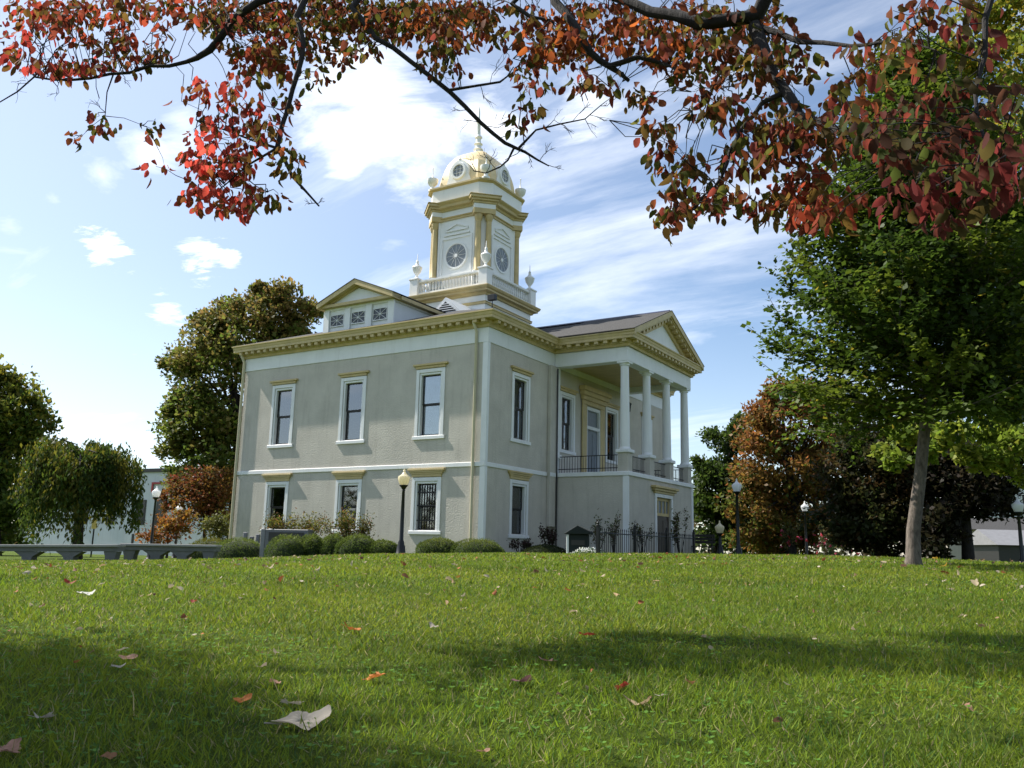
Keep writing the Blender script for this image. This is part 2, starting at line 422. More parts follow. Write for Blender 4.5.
def wall_sheet(mb, plane, u0, u1, z0, z1, holes, depth, sign, fixed):
    """wall face with real openings: plane 'b' (u = a at b = fixed) or 'a' (u = b at a = fixed); reveals go inwards by depth*sign"""
    us = sorted({u0, u1, *[h[0] for h in holes], *[h[1] for h in holes]}); zs = sorted({z0, z1, *[h[2] for h in holes], *[h[3] for h in holes]})
    P = (lambda u, z, d=0: (u, fixed + d * sign, z)) if plane == 'b' else (lambda u, z, d=0: (fixed + d * sign, u, z))
    vs = [P(u, z) for z in zs for u in us]; fs = []; nu = len(us)
    for j in range(len(zs) - 1):
        for i in range(nu - 1):
            mu, mz = (us[i] + us[i + 1]) / 2, (zs[j] + zs[j + 1]) / 2
            if any(h[0] < mu < h[1] and h[2] < mz < h[3] for h in holes): continue
            fs.append((j * nu + i, j * nu + i + 1, (j + 1) * nu + i + 1, (j + 1) * nu + i))
    mb.add(vs, fs)
    for h in holes:
        a, b, c, d = h
        q = [(a, c), (b, c), (b, d), (a, d)]
        vs = [P(u, z) for u, z in q] + [P(u, z, depth) for u, z in q]
        mb.add(vs, [(k, (k + 1) % 4, 4 + (k + 1) % 4, 4 + k) for k in range(4)])

UPW = [(ac, 4.74, 7.42) for ac in (10.25, 6.36, 2.53)]
GRW = [(ac, 1.26, 3.33) for ac in (10.25, 6.32, 2.53)]
TW = 0.14
def hole(c, z0, z1, w=1.34): return (c - w / 2 + TW, c + w / 2 - TW, z0 + 0.16, z1 - TW)
w = MB(True)
wall_sheet(w, 'b', 0, LA, -0.6, ZF0, [hole(*t) for t in UPW + GRW], 0.24, +1, 0.0)
SHW = [(2.37, 4.74, 7.42), (BB - 2.37, 4.74, 7.42), (2.37, 1.2, 3.35), (BB - 2.37, 1.2, 3.35), (CB - 2.35, 4.74, 7.3), (CB + 2.02, 4.74, 7.3)]
wall_sheet(w, 'a', 0, BB, -0.6, ZF0, [hole(*t) for t in SHW] + [(CB - 0.66, CB + 0.66, 3.83, 6.95)], 0.24, +1, 0.0)
w.add([(0, BB, -0.6), (LA, BB, -0.6), (LA, BB, ZF0), (0, BB, ZF0), (LA, 0, -0.6), (LA, 0, ZF0)], [(0, 1, 2, 3), (4, 1, 2, 5)])
wo = w.build('wall', M['stucco'], court)
# near-black boxes standing in for unlit rooms behind the openings
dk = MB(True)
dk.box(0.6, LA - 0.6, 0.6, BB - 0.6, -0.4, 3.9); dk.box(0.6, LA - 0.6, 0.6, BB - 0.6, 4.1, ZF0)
dk.build('unlit_backing', M['dark'], court)

def make_window(plane, fixed, c, z0, z1, crown, blind=None, bars=False, wd=1.34, cw=None):
    """architrave, sill, crown, sash, panes; outward is -b (plane b) or -a (plane a)"""
    def X(u0, u1, d0, d1, za, zb):   # d: outward distance
        if plane == 'b': return (u0, u1, fixed - d1, fixed - d0, za, zb)
        return (fixed - d1, fixed - d0, u0, u1, za, zb)
    u0, u1 = c - wd / 2, c + wd / 2
    f = MB(True)
    f.box(*X(u0, u0 + TW, 0.002, 0.035, z0 + 0.13, z1)); f.box(*X(u1 - TW, u1, 0.002, 0.035, z0 + 0.13, z1)); f.box(*X(u0 + TW, u1 - TW, 0.002, 0.035, z1 - TW, z1))
    # inner box frame lining the reveal
    iu0, iu1, iz0, iz1 = u0 + TW, u1 - TW, z0 + 0.16, z1 - TW
    f.box(*X(iu0 + 0.003, iu0 + 0.085, -0.22, -0.004, iz0, iz1)); f.box(*X(iu1 - 0.085, iu1 - 0.003, -0.22, -0.004, iz0, iz1))
    f.box(*X(iu0 + 0.085, iu1 - 0.085, -0.22, -0.004, iz1 - 0.085, iz1 - 0.003))
    win = f.build('window', M['white'], court, bevel=0.008)
    s = MB(True); s.box(*X(u0 - 0.07, u1 + 0.07, 0.003, 0.06, z0, z0 + 0.128)); s.box(*X(iu0 + 0.004, iu1 - 0.004, -0.2, 0.003, z0 + 0.06, z0 + 0.155)); s.build('sill', M['white'], win, bevel=0.01)
    k = MB(True)
    if crown == 'flat':
        k.box(*X(u0 - 0.02, u1 + 0.02, 0.002, 0.07, z1 + 0.02, z1 + 0.12)); k.box(*X(u0 - 0.13, u1 + 0.13, 0.002, 0.12, z1 + 0.12, z1 + 0.20))
    elif crown == 'flare':
        k.box(*X(u0 - 0.01, u1 + 0.01, 0.002, 0.05, z1 + 0.02, z1 + 0.12))
        for i, (o, d) in enumerate(((0.05, 0.07), (0.11, 0.10), (0.17, 0.13))):
            k.box(*X(u0 - o, u1 + o, 0.002, d, z1 + 0.12 + i * 0.065, z1 + 0.12 + (i + 1) * 0.065))
    if crown: k.build('crown', M['gold'], win, bevel=0.006)
    # sash: two leaves with a meeting rail
    a0, a1, b0, b1 = iu0 + 0.09, iu1 - 0.09, iz0 + 0.005, iz1 - 0.09
    zm = (b0 + b1) / 2; t = 0.045
    sh = MB(True)
    for (p, q, d) in ((b0, zm + 0.02, 0.0), (zm + 0.022, b1, 0.035)):
        e0, e1 = -0.19 + d, -0.15 + d
        sh.box(*X(a0, a0 + t, e0, e1, p, q)); sh.box(*X(a1 - t, a1, e0, e1, p, q)); sh.box(*X(a0 + t, a1 - t, e0, e1, p, p + t)); sh.box(*X(a0 + t, a1 - t, e0, e1, q - t, q))
    sh.build('sash', M['sash'], win)
    for (p, q, d) in ((b0 + t, zm - 0.025, 0.0), (zm + 0.067, b1 - t, 0.035)):
        g = MB(True); g.box(*X(a0 + t + 0.002, a1 - t - 0.002, -0.175 + d, -0.169 + d, p + 0.002, q - 0.002)); g.build('pane', M['pane'], win)
    if blind:
        g = MB(True); g.box(*X(a0, a1, -0.235, -0.222, b0 + (1 - blind) * (b1 - b0), b1)); g.build('blind', M['blind'], win)
    if bars:
        br = MB(True)
        n = 9
        for i in range(n):
            u = iu0 + 0.06 + (iu1 - iu0 - 0.12) * i / (n - 1); br.box(*X(u - 0.011, u + 0.011, -0.09, -0.068, iz0, iz1 - 0.02))
        for zz in (iz0 + 0.35, (iz0 + iz1) / 2, iz1 - 0.4): br.box(*X(iu0 - 0.03, iu1 + 0.03, -0.068, -0.05, zz - 0.02, zz + 0.02))
        br.build('iron_bars', M['iron'], win)
    return win
for (c, a, b), bl in zip(UPW, (0.62, 0.0, 1.0)): make_window('b', 0.0, c, a, b, 'flat', blind=bl)
for i, (c, a, b) in enumerate(GRW): make_window('b', 0.0, c, a, b, 'flare', blind=0.0, bars=(i == 2))
for i, (c, a, b) in enumerate(SHW):
    make_window('a', 0.0, c, a, b, 'flare' if i in (2, 3) else 'flat', blind=(0.75, 0.5, 0, 0, 0.3, 0)[i], bars=False)

# belt course, corner boards, frieze
for bx in ((0.0, LA + 0.045, -0.045, -0.002, ZB0, ZB1), (-0.045, -0.002, -0.045, RB - 0.56, ZB0, ZB1), (-0.045, -0.002, RB + WW + 0.05, BB + 0.04, ZB0, ZB1)):
    bt = MB(True); bt.box(*bx); bt.build('belt_course', M['white'], court, bevel=0.012)
cbd = MB(True)
for (z0, z1) in ((-0.5, ZB0 - 0.003), (ZB1 + 0.003, ZF0 - 0.003)):
    cbd.box(-0.03, 0.20, -0.03, -0.002, z0, z1); cbd.box(-0.03, -0.002, -0.002, 0.13, z0, z1)
cbd.build('corner_board', M['white'], court, bevel=0.006)
fr = MB(True)
fr.box(-0.03, LA + 0.03, -0.03, -0.002, ZF0, ZF1); fr.box(-0.03, -0.002, -0.002, RB, ZF0, ZF1); fr.box(-0.03, -0.002, RB + WW, BB + 0.03, ZF0, ZF1)
fr.box(LA + 0.002, LA + 0.03, 0, BB, ZF0, ZF1)
fr.box(-0.02, LA + 0.02, -0.02, BB, ZF1, ZF1 + 0.24)
fr.build('frieze', M['white'], court, bevel=0.01)

# cornice: moulded profile swept round the whole plan, portico included
PLAN = [(0, 0), (LA, 0), (LA, BB), (0, BB), (0, RB + WW), (-PP, RB + WW), (-PP, RB), (0, RB)]
def offset(poly, d):
    out = []; n = len(poly)
    area = sum(poly[i][0] * poly[(i + 1) % n][1] - poly[(i + 1) % n][0] * poly[i][1] for i in range(n))
    sg = 1 if area > 0 else -1
    for i in range(n):
        p, q, r = poly[i - 1], poly[i], poly[(i + 1) % n]
        e1 = np.array([q[0] - p[0], q[1] - p[1]], float); e2 = np.array([r[0] - q[0], r[1] - q[1]], float)
        n1 = np.array([e1[1], -e1[0]]) / np.hypot(*e1) * sg; n2 = np.array([e2[1], -e2[0]]) / np.hypot(*e2) * sg
        out.append((q[0] + d * (n1[0] + n2[0]), q[1] + d * (n1[1] + n2[1])))
    return out
def sweep(mb, poly, prof):
    mb.loft([[(p[0], p[1], z) for p in offset(poly, d)] for d, z in prof], closed_ring=True)
co = MB(True)
sweep(co, PLAN, [(0.032, ZF1 + 0.002), (0.085, ZF1 + 0.002), (0.10, ZF1 + 0.05), (0.10, ZF1 + 0.10), (0.145, ZF1 + 0.13), (0.145, ZE0 - 0.02), (0.145, ZE0), (0.405, ZE0), (0.405, ZE0 + 0.10), (0.42, ZE0 + 0.115), (0.44, ZE0 + 0.20), (0.475, ZE0 + 0.235), (0.475, ZE1), (0.032, ZE1)])
co.build('cornice', M['gold'], court)
def dent_run(p, q, nrm, sp=0.37):
    dn = MB(True)
    p, q, nrm = np.array(p, float), np.array(q, float), np.array(nrm, float)
    ln = np.linalg.norm(q - p); n = int(ln / sp); t = (q - p) / ln
    for i in range(n + 1):
        c = p + t * (ln * i / max(n, 1))
        lo = c - t * 0.085 + nrm * 0.147; hi = c + t * 0.085 + nrm * 0.37
        dn.box(min(lo[0], hi[0]), max(lo[0], hi[0]), min(lo[1], hi[1]), max(lo[1], hi[1]), ZE0 - 0.115, ZE0 - 0.002)
    dn.build('dentil_row', M['gold'], court)
dent_run((0, 0), (LA, 0), (0, -1)); dent_run((0, 0.15), (0, RB - 0.45), (-1, 0)); dent_run((-0.45, RB), (-PP, RB), (0, -1))
dent_run((-PP, RB + 0.12), (-PP, RB + WW - 0.12), (-1, 0)); dent_run((0, RB + WW + 0.45), (0, BB), (-1, 0)); dent_run((-0.45, RB + WW), (-PP, RB + WW), (0, 1))

# main hipped roof and portico gable
SL = 0.36
rf = MB(True); e = 0.47; zr = ZE1 + 0.004
hr = SL * (CA + e); ym = CA + e
P0, P1, P2, P3 = (-e, -e, zr), (LA + e, -e, zr), (LA + e, BB + e, zr), (-e, BB + e, zr)
r0, r1 = (CA, -e + ym, zr + hr), (CA, BB + e - ym, zr + hr)
rf.add([P0, P1, P2, P3, r0, r1], [(0, 1, 4), (1, 2, 5, 4), (2, 3, 5), (3, 0, 4, 5), (3, 2, 1, 0)])
rf.build('roof', M['roof'], court)
AP = 10.97; PSL = 0.42
hw = WW / 2 + 0.475
pr = MB(True)
a_end = 3.6
zi = AP - PSL * hw
for a0_, zo in ((-PP + 0.1, 0.0),):
    pr.add([(a0_, CB - hw, zi), (a0_, CB, AP), (a0_, CB + hw, zi), (a_end, CB - hw, zi), (a_end, CB, AP), (a_end, CB + hw, zi)],
           [(0, 1, 4, 3), (1, 2, 5, 4), (0, 2, 1), (3, 4, 5), (0, 3, 5, 2)])
pr.add([(-PP - 0.50, CB - hw - 0.03, zi + 0.012), (-PP - 0.50, CB, AP + 0.026), (-PP - 0.50, CB + hw + 0.03, zi + 0.012), (-PP - 0.50, CB + hw + 0.03, zi + 0.04), (-PP - 0.50, CB, AP + 0.052), (-PP - 0.50, CB - hw - 0.03, zi + 0.04),
        (0.3, CB - hw - 0.03, zi + 0.012), (0.3, CB, AP + 0.026), (0.3, CB + hw + 0.03, zi + 0.012), (0.3, CB + hw + 0.03, zi + 0.04), (0.3, CB, AP + 0.052), (0.3, CB - hw - 0.03, zi + 0.04)],
       [(0, 1, 4, 5), (1, 2, 3, 4), (6, 11, 10, 7), (7, 10, 9, 8), (5, 4, 10, 11), (4, 3, 9, 10), (0, 6, 7, 1), (1, 7, 8, 2), (0, 5, 11, 6), (2, 8, 9, 3)])
pr.build('portico_roof', M['roof'], court)
rc = MB(True)
rc.prism([(-PP - 0.40, CB - 0.16, AP - 0.01), (-PP - 0.40, CB, AP + 0.085), (-PP - 0.40, CB + 0.16, AP - 0.01)], (a_end + PP, 0, 0))
rc.build('ridge_cap', M['darkroof'], court)
# pediment
def rake(mb, a0, a1, bc, apex, slope, half, top, thick):
    """two sloping bands below the line apex - slope*|b-bc|"""
    for sg in (1, -1):
        q = [(a0, bc, apex - top), (a0, bc + sg * half, apex - slope * half - top), (a0, bc + sg * half, apex - slope * half - top - thick), (a0, bc, apex - top - thick)]
        mb.prism(q, (a1 - a0, 0, 0))
pd = MB(True)
rake(pd, -PP - 0.49, -PP + 0.02, CB, AP + 0.02, PSL, hw - 0.04, 0.0, 0.22)
rake(pd, -PP - 0.43, -PP + 0.02, CB, AP, PSL, hw - 0.25, 0.21, 0.06)
rake(pd, -PP - 0.15, -PP + 0.02, CB, AP, PSL, hw - 0.75, 0.262, 0.30)
n = 11
for sg in (1, -1):
    for i in range(n):
        b = CB + sg * (0.16 + i * 0.33); zt = AP - PSL * abs(b - CB) - 0.275
        if zt - 0.16 < ZE1 + 0.02: continue
        pd.prism([(-PP - 0.40, b - 0.08, zt + PSL * 0.08 * sg), (-PP - 0.40, b + 0.08, zt - PSL * 0.08 * sg), (-PP - 0.40, b + 0.08, zt - PSL * 0.08 * sg - 0.12), (-PP - 0.40, b - 0.08, zt + PSL * 0.08 * sg - 0.12)], (0.248, 0, 0))
ped = pd.build('pediment', M['gold'], court)
ty = MB(True); ty.add([(-PP - 0.06, CB - hw + 0.5, ZE1 + 0.003), (-PP - 0.06, CB + hw - 0.5, ZE1 + 0.003), (-PP - 0.06, CB, AP - 0.4), (-PP + 0.2, CB - hw + 0.5, ZE1 + 0.003), (-PP + 0.2, CB + hw - 0.5, ZE1 + 0.003), (-PP + 0.2, CB, AP - 0.4)], [(0, 1, 2), (3, 5, 4), (0, 3, 4, 1), (1, 4, 5, 2), (2, 5, 3, 0)])
ty.build('tympanum', M['white'], ped)

# portico: base storey, floor, beam, ceiling
pb = MB(True)
D0, D1 = CB - 0.80, CB + 0.80
wall_sheet(pb, 'a', RB, RB + WW, -0.6, ZB0, [(D0, D1, 0.28, 3.02)], 0.22, +1, -PP)
pb.add([(-PP, RB, -0.6), (0, RB, -0.6), (0, RB, ZB0), (-PP, RB, ZB0)], [(0, 1, 2, 3)]); pb.add([(-PP, RB + WW, -0.6), (0, RB + WW, -0.6), (0, RB + WW, ZB0), (-PP, RB + WW, ZB0)], [(0, 1, 2, 3)])
pb.add([(-PP + 0.22, RB + 0.1, -0.6), (-PP + 0.22, RB + WW - 0.1, -0.6), (-PP + 0.22, RB + WW - 0.1, ZB0), (-PP + 0.22, RB + 0.1, ZB0)], [(0, 1, 2, 3)])
pb.build('portico_base', M['stucco'], court)
pf = MB(True); pf.box(-PP - 0.06, -0.002, RB - 0.06, RB + WW + 0.06, ZB0 + 0.002, ZB1 + 0.01); pf.build('portico_floor', M['white'], court, bevel=0.015)
pc = MB(True)
pc.box(-PP - 0.025, -PP + 0.22, RB - 0.025, RB - 0.002, -0.5, ZB0); pc.box(-PP - 0.025, -PP - 0.002, RB - 0.002, RB + 0.03, -0.5, ZB0)
pc2 = MB(True); pc2.box(-PP - 0.025, -PP - 0.002, RB + WW - 0.22, RB + WW + 0.02, -0.5, ZB0); pc2.build('corner_board', M['white'], court)
pc.build('corner_board', M['white'], court)
be = MB(True); t = 0.46
be.box(-PP, -PP + t, RB, RB + WW, ZF0 - 0.01, ZF1); be.box(-PP + t, -0.035, RB, RB + t, ZF0 - 0.01, ZF1); be.box(-PP + t, -0.035, RB + WW - t, RB + WW, ZF0 - 0.01, ZF1)
be.box(-0.03, -0.004, RB, RB + WW, ZF0, ZF1)
be.box(-PP + 0.03, -0.04, RB + 0.03, RB + WW - 0.03, ZF1 + 0.005, ZE1 - 0.02)
be.build('portico_beam', M['white'], court, bevel=0.01)
ce = MB(True); ce.box(-PP + t + 0.003, -0.035, RB + t + 0.003, RB + WW - t - 0.003, ZF0 + 0.25, ZF0 + 0.30); ce.build('portico_ceiling', M['gold'], court)
# columns on pedestals
def column(a, b):
    pdm = MB(True); pdm.box(a - 0.215, a + 0.215, b - 0.215, b + 0.215, ZB1 + 0.012, 4.56)
    cl = MB(True)
    cl.lathe((a, b, 0), [(0.225, 4.70), (0.225, 4.75), (0.19, 4.79), (0.19, 4.83), (0.185, 5.6), (0.178, 6.6), (0.158, 7.98), (0.158, 8.01), (0.20, 8.03), (0.20, 8.06), (0.185, 8.07), (0.215, 8.10), (0.215, 8.11)], 24)
    c = cl.build('column', M['white'], court, smooth=True)
    ca = MB(True); ca.box(a - 0.235, a + 0.235, b - 0.235, b + 0.235, 8.11, ZF0 - 0.012); ca.build('capital', M['white'], c)
    pdm.build('pedestal', M['stucco'], c)
    cp = MB(True); cp.box(a - 0.285, a + 0.285, b - 0.285, b + 0.285, 4.562, 4.698); cp.build('pedestal_cap', M['white'], c, bevel=0.02)
CAX = -PP + 0.245
CBS = [RB + 0.245, RB + 0.245 + 2.183, RB + 0.245 + 4.366, RB + WW - 0.245]
for b in CBS: column(CAX, b)
# railings
def railing(p, q):
    p, q = np.array(p, float), np.array(q, float); ln = np.linalg.norm(q - p); t = (q - p) / ln
    r = MB(True)
    for z in (4.0, 4.50): r.tube([(*p, z), (*q, z)], [0.018, 0.018], 6)
    n = int(ln / 0.12)
    for i in range(1, n):
        c = p + t * (ln * i / n); r.tube([(c[0], c[1], 3.845), (c[0], c[1], 4.5)], [0.010, 0.010], 5)
    r.build('railing', M['iron'], court)
railing((-0.05, RB + 0.2), (CAX + 0.22, RB + 0.2)); railing((-0.05, RB + WW - 0.2), (CAX + 0.22, RB + WW - 0.2))
for i in range(3): railing((CAX, CBS[i] + 0.22), (CAX, CBS[i + 1] - 0.22))
# white pilaster strip against the wall, grey chase and pipes
pl = MB(True); pl.box(-0.14, -0.035, RB + 0.05, RB + 0.30, ZB1 + 0.012, ZF0 - 0.012); pl.box(-0.2, -0.035, RB - 0.02, RB + 0.36, 4.44, 4.6)
pl.build('pilaster', M['white'], court, bevel=0.01)
pl = MB(True); pl.box(-0.14, -0.035, RB + WW - 0.30, RB + WW - 0.05, ZB1 + 0.012, ZF0 - 0.012); pl.build('pilaster', M['white'], court, bevel=0.01)
ch = MB(True); ch.box(-0.17, -0.003, RB - 0.53, RB - 0.04, 1.7, ZF0 - 0.004); ch.build('wall_chase', M['stucco'], court, bevel=0.02)
cw_ = MB(True); cw_.box(-0.19, -0.172, RB - 0.55, RB - 0.02, ZB0, ZB1); cw_.build('chase_band', M['white'], court)
def downspout(pts, mat, r=0.05):
    d = MB(True); d.tube(pts, [r] * len(pts), 8)
    for p in pts[1:-1]: pass
    return d.build('downspout', M[mat], court, smooth=True)
downspout([(0.46, -0.30, ZE0 + 0.05), (0.46, -0.30, ZE0 - 0.1), (0.46, -0.09, ZF1 - 0.15), (0.46, -0.09, -0.4)], 'cream', 0.055)
downspout([(LA + 0.02, -0.30, ZE0 + 0.05), (LA + 0.02, -0.30, ZE0 - 0.1), (LA + 0.02, -0.09, ZF1 - 0.15), (LA + 0.02, -0.09, -0.4)], 'cream', 0.06)
downspout([(-0.22, RB - 0.08, ZF0 - 0.1), (-0.22, RB - 0.08, ZB1 + 0.1), (-0.22, RB - 0.08, 0.2)], 'sash', 0.03)

# balcony door with ochre surround
dr = MB(True)
dr.box(-0.10, -0.035, CB - 1.10, CB - 0.68, ZB1 + 0.012, 7.05); dr.box(-0.10, -0.035, CB + 0.68, CB + 1.10, ZB1 + 0.012, 7.05)
for i, (o, d) in enumerate(((0.0, 0.11), (0.08, 0.18), (0.16, 0.26), (0.26, 0.34))): dr.box(-d, -0.035, CB - 1.1 - o, CB + 1.1 + o, 7.05 + i * 0.19, 7.05 + (i + 1) * 0.19)
bd = dr.build('balcony_door_surround', M['gold'], court, bevel=0.015)
fm = MB(True)
for (b0, b1, z0, z1) in ((CB - 0.677, CB - 0.59, 3.85, 7.0), (CB + 0.59, CB + 0.677, 3.85, 7.0), (CB - 0.59, CB + 0.59, 6.86, 7.0), (CB - 0.59, CB + 0.59, 6.02, 6.16)): fm.box(-0.07, 0.1, b0, b1, z0, z1)
fm.build('door_frame', M['white'], bd)
le = MB(True); le.box(0.05, 0.09, CB - 0.588, CB + 0.588, 3.86, 6.018); le.box(0.05, 0.09, CB - 0.588, CB + 0.588, 6.163, 6.858)
for b in (CB - 0.3, CB + 0.3):
    for (z0, z1) in ((4.05, 4.8), (4.95, 5.9)): le.box(0.035, 0.05, b - 0.2, b + 0.2, z0, z1)
le.build('door_leaf', M['bluepane'], bd)
# ground floor door in the portico front
gd = MB(True)
gd.box(-PP - 0.06, -PP - 0.003, D0 - 0.17, D0, -0.1, 3.02); gd.box(-PP - 0.06, -PP - 0.003, D1, D1 + 0.17, -0.1, 3.02); gd.box(-PP - 0.06, -PP - 0.003, D0 - 0.17, D1 + 0.17, 3.02, 3.17)
gdo = gd.build('entrance', M['white'], court, bevel=0.01)
k = MB(True)
for i, (o, d) in enumerate(((0.10, 0.09), (0.22, 0.15), (0.34, 0.22))): k.box(-PP - d, -PP - 0.003, D0 - 0.17 - o, D1 + 0.17 + o, 3.175 + i * 0.10, 3.175 + (i + 1) * 0.10)
k.build('crown', M['gold'], gdo, bevel=0.01)
k = MB(True)
for z0, z1 in ((2.28, 2.40), (2.90, 3.015)): k.box(-PP + 0.06, -PP + 0.14, D0 + 0.003, D1 - 0.003, z0, z1)
for b in (D0 + 0.04, D0 + 0.4, D0 + 0.8, D0 + 1.2, D1 - 0.04): k.box(-PP + 0.06, -PP + 0.14, b - 0.035, b + 0.035, 2.403, 2.897)
k.build('transom', M['gold'], gdo)
k = MB(True); k.box(-PP + 0.10, -PP + 0.12, D0 + 0.08, D1 - 0.08, 2.405, 2.895); k.build('transom_pane', M['bluepane'], gdo)
k = MB(True); k.box(-PP + 0.08, -PP + 0.13, D0 + 0.004, D1 - 0.004, 0.28, 2.278)
for b in (D0 + 0.4, D1 - 0.4):
    for z0, z1 in ((0.5, 1.1), (1.3, 2.1)): k.box(-PP + 0.065, -PP + 0.08, b - 0.26, b + 0.26, z0, z1)
dl = k.build('door_leaf', M['brown'], gdo)
# hanging lantern in the portico
ln_ = MB(True); ln_.tube([(-1.7, CB, 8.4), (-1.7, CB, 7.2)], [0.012, 0.012], 6)
ln_.lathe((-1.7, CB, 6.7), [(0.03, 0.0), (0.13, 0.06), (0.17, 0.36), (0.2, 0.38), (0.05, 0.5)], 8); ln_.build('hanging_lantern', M['iron'], court)

# wall dormer over the left face
DA, DB = 6.36, 0.06; dw = 1.80
dm = MB(True); dm.box(DA - dw, DA + dw, DB, 4.6, ZE1 - 0.2, 10.55); dm.box(DA - dw - 0.05, DA + dw + 0.05, DB - 0.05, 3.6, 10.34, 10.50)
for c in (-1.72, -0.57, 0.57, 1.72): dm.box(DA + c - 0.16, DA + c + 0.16, DB - 0.08, DB, ZE1 + 0.01, 10.34)
do = dm.build('dormer', M['white'], court, bevel=0.01)
DAP, DSL, dhw = 11.42, 0.40, 2.02
def rake_b(mb, b0, b1, ac, apex, slope, half, top, thick):
    for sg in (1, -1):
        q = [(ac, b0, apex - top), (ac + sg * half, b0, apex - slope * half - top), (ac + sg * half, b0, apex - slope * half - top - thick), (ac, b0, apex - top - thick)]
        mb.prism(q, (0, b1 - b0, 0))
q = MB(True)
rake_b(q, -0.32, 0.20, DA, DAP, DSL, dhw, 0, 0.20); rake_b(q, -0.10, 0.20, DA, DAP, DSL, dhw - 0.15, 0.195, 0.07)
q.box(DA - dw - 0.22, DA + dw + 0.22, -0.20, 0.2, 10.44, 10.56)
for sg in (1, -1): q.box(min(DA + sg * dw, DA + sg * (dw + 0.28)), max(DA + sg * dw, DA + sg * (dw + 0.28)), 0.203, 4.4, 10.42, 10.56)
q.build('dormer_pediment', M['gold'], do)
q = MB(True); q.add([(DA - dw, -0.02, 10.5), (DA + dw, -0.02, 10.5), (DA, -0.02, DAP - 0.3), (DA - dw, 0.1, 10.5), (DA + dw, 0.1, 10.5), (DA, 0.1, DAP - 0.3)], [(0, 1, 2), (3, 5, 4), (0, 3, 4, 1), (1, 4, 5, 2), (2, 5, 3, 0)])
q.build('tympanum', M['white'], do)
q = MB(True)
for sg in (1, -1):
    pa = [(DA, -0.34, DAP + 0.035), (DA + sg * (dhw + 0.04), -0.34, DAP - DSL * (dhw + 0.04) + 0.035), (DA + sg * (dhw + 0.04), -0.34, DAP - DSL * (dhw + 0.04) + 0.004), (DA, -0.34, DAP + 0.004)]
    q.prism(pa, (0, 6.4, 0))
q.build('dormer_roof', M['roof'], do)
for c in (-1.145, 0, 1.145):
    z0, z1 = 9.64, 10.16
    gl = MB(True); gl.box(DA + c - 0.37, DA + c + 0.37, DB - 0.02, DB - 0.004, z0, z1); g = gl.build('dormer_pane', M['shadeglass'], do)
    mu = MB(True)
    for k in range(4):
        an = k * math.pi / 4; cx, cz = DA + c, (z0 + z1) / 2
        hx, hz = (0.36 * math.cos(an), 0.25 * math.sin(an)) if k % 2 == 0 else (0.36 * (1 if k == 1 else -1), 0.25)
        mu.tube([(cx - hx, DB - 0.035, cz - hz), (cx + hx, DB - 0.035, cz + hz)], [0.011, 0.011], 5)
    mu.box(DA + c - 0.37, DA + c - 0.345, DB - 0.05, DB - 0.022, z0, z1); mu.box(DA + c + 0.345, DA + c + 0.37, DB - 0.05, DB - 0.022, z0, z1)
    mu.box(DA + c - 0.345, DA + c + 0.345, DB - 0.05, DB - 0.022, z0, z0 + 0.035); mu.box(DA + c - 0.345, DA + c + 0.345, DB - 0.05, DB - 0.022, z1 - 0.035, z1)
    mu.build('muntin', M['white'], do)
# small louvred roof vent in front of the tower
VA, VB_ = 5.2, 4.35
zv = ZE1 + SL * (VB_ + 0.47)
q = MB(True)
q.prism([(VA - 1.0, VB_, zv - 0.15), (VA, VB_, zv + 0.72), (VA + 1.0, VB_, zv - 0.15)], (0, 2.2, 0)); vo = q.build('roof_vent', M['white'], court)
q = MB(True); q.prism([(VA - 0.58, VB_ - 0.012, zv + 0.04), (VA, VB_ - 0.012, zv + 0.52), (VA + 0.58, VB_ - 0.012, zv + 0.04)], (0, 0.008, 0)); q.build('louvre_dark_sheet', M['dark'], vo)  # dark sheet stands in for the unlit hollow behind the slats
q = MB(True)
for i in range(4): zz = zv + 0.08 + i * 0.10; h_ = 0.55 - i * 0.115; q.box(VA - h_, VA + h_, VB_ - 0.05, VB_ - 0.014, zz, zz + 0.035)
q.build('louvre', M['white'], vo)
# floodlight on the roof edge
q = MB(True); q.tube([(0.0, 0.2, ZE1 + 0.1), (0.0, 0.2, ZE1 + 0.55)], [0.02, 0.02], 6); q.box(-0.16, 0.16, 0.1, 0.28, ZE1 + 0.52, ZE1 + 0.74); q.build('floodlight', M['iron'], court, bevel=0.02)

# ---- tower
TA, TB = CA + 0.13, CB - 0.10
def octp(h, c, z): return [(TA + x, TB + y, z) for x, y in ((h, h - c), (h - c, h), (c - h, h), (-h, h - c), (-h, c - h), (c - h, -h), (h - c, -h), (h, c - h))]
def sqp(h, z): return [(TA + h, TB + h, z), (TA - h, TB + h, z), (TA - h, TB - h, z), (TA + h, TB - h, z)]
q = MB(True); q.loft([sqp(2.06, ZE1), sqp(2.06, 12.295)]); q.build('tower_base', M['tower_white'], court)
q = MB(True); q.loft([sqp(2.063, 11.86), sqp(2.12, 11.86), sqp(2.12, 11.93), sqp(2.15, 11.98), sqp(2.063, 11.98)], closed_ring=True); q.build('tower_band', M['gold'], court)
q = MB(True); q.loft([sqp(2.063, 12.30), sqp(2.14, 12.30), sqp(2.18, 12.38), sqp(2.32, 12.42), sqp(2.34, 12.43), sqp(2.34, 12.50), sqp(2.40, 12.55), sqp(2.44, 12.63), sqp(2.44, 12.67), sqp(1.4, 12.70)]); q.build('tower_cornice', M['gold'], court)
bl = MB(True); H = 2.13
bl.loft([sqp(H, 12.702), sqp(H, 12.86), sqp(H - 0.22, 12.86), sqp(H - 0.22, 12.702)], closed_ring=True)
bl.loft([sqp(H + 0.01, 13.36), sqp(H + 0.03, 13.40), sqp(H + 0.03, 13.47), sqp(H - 0.24, 13.47), sqp(H - 0.24, 13.36)], closed_ring=True)
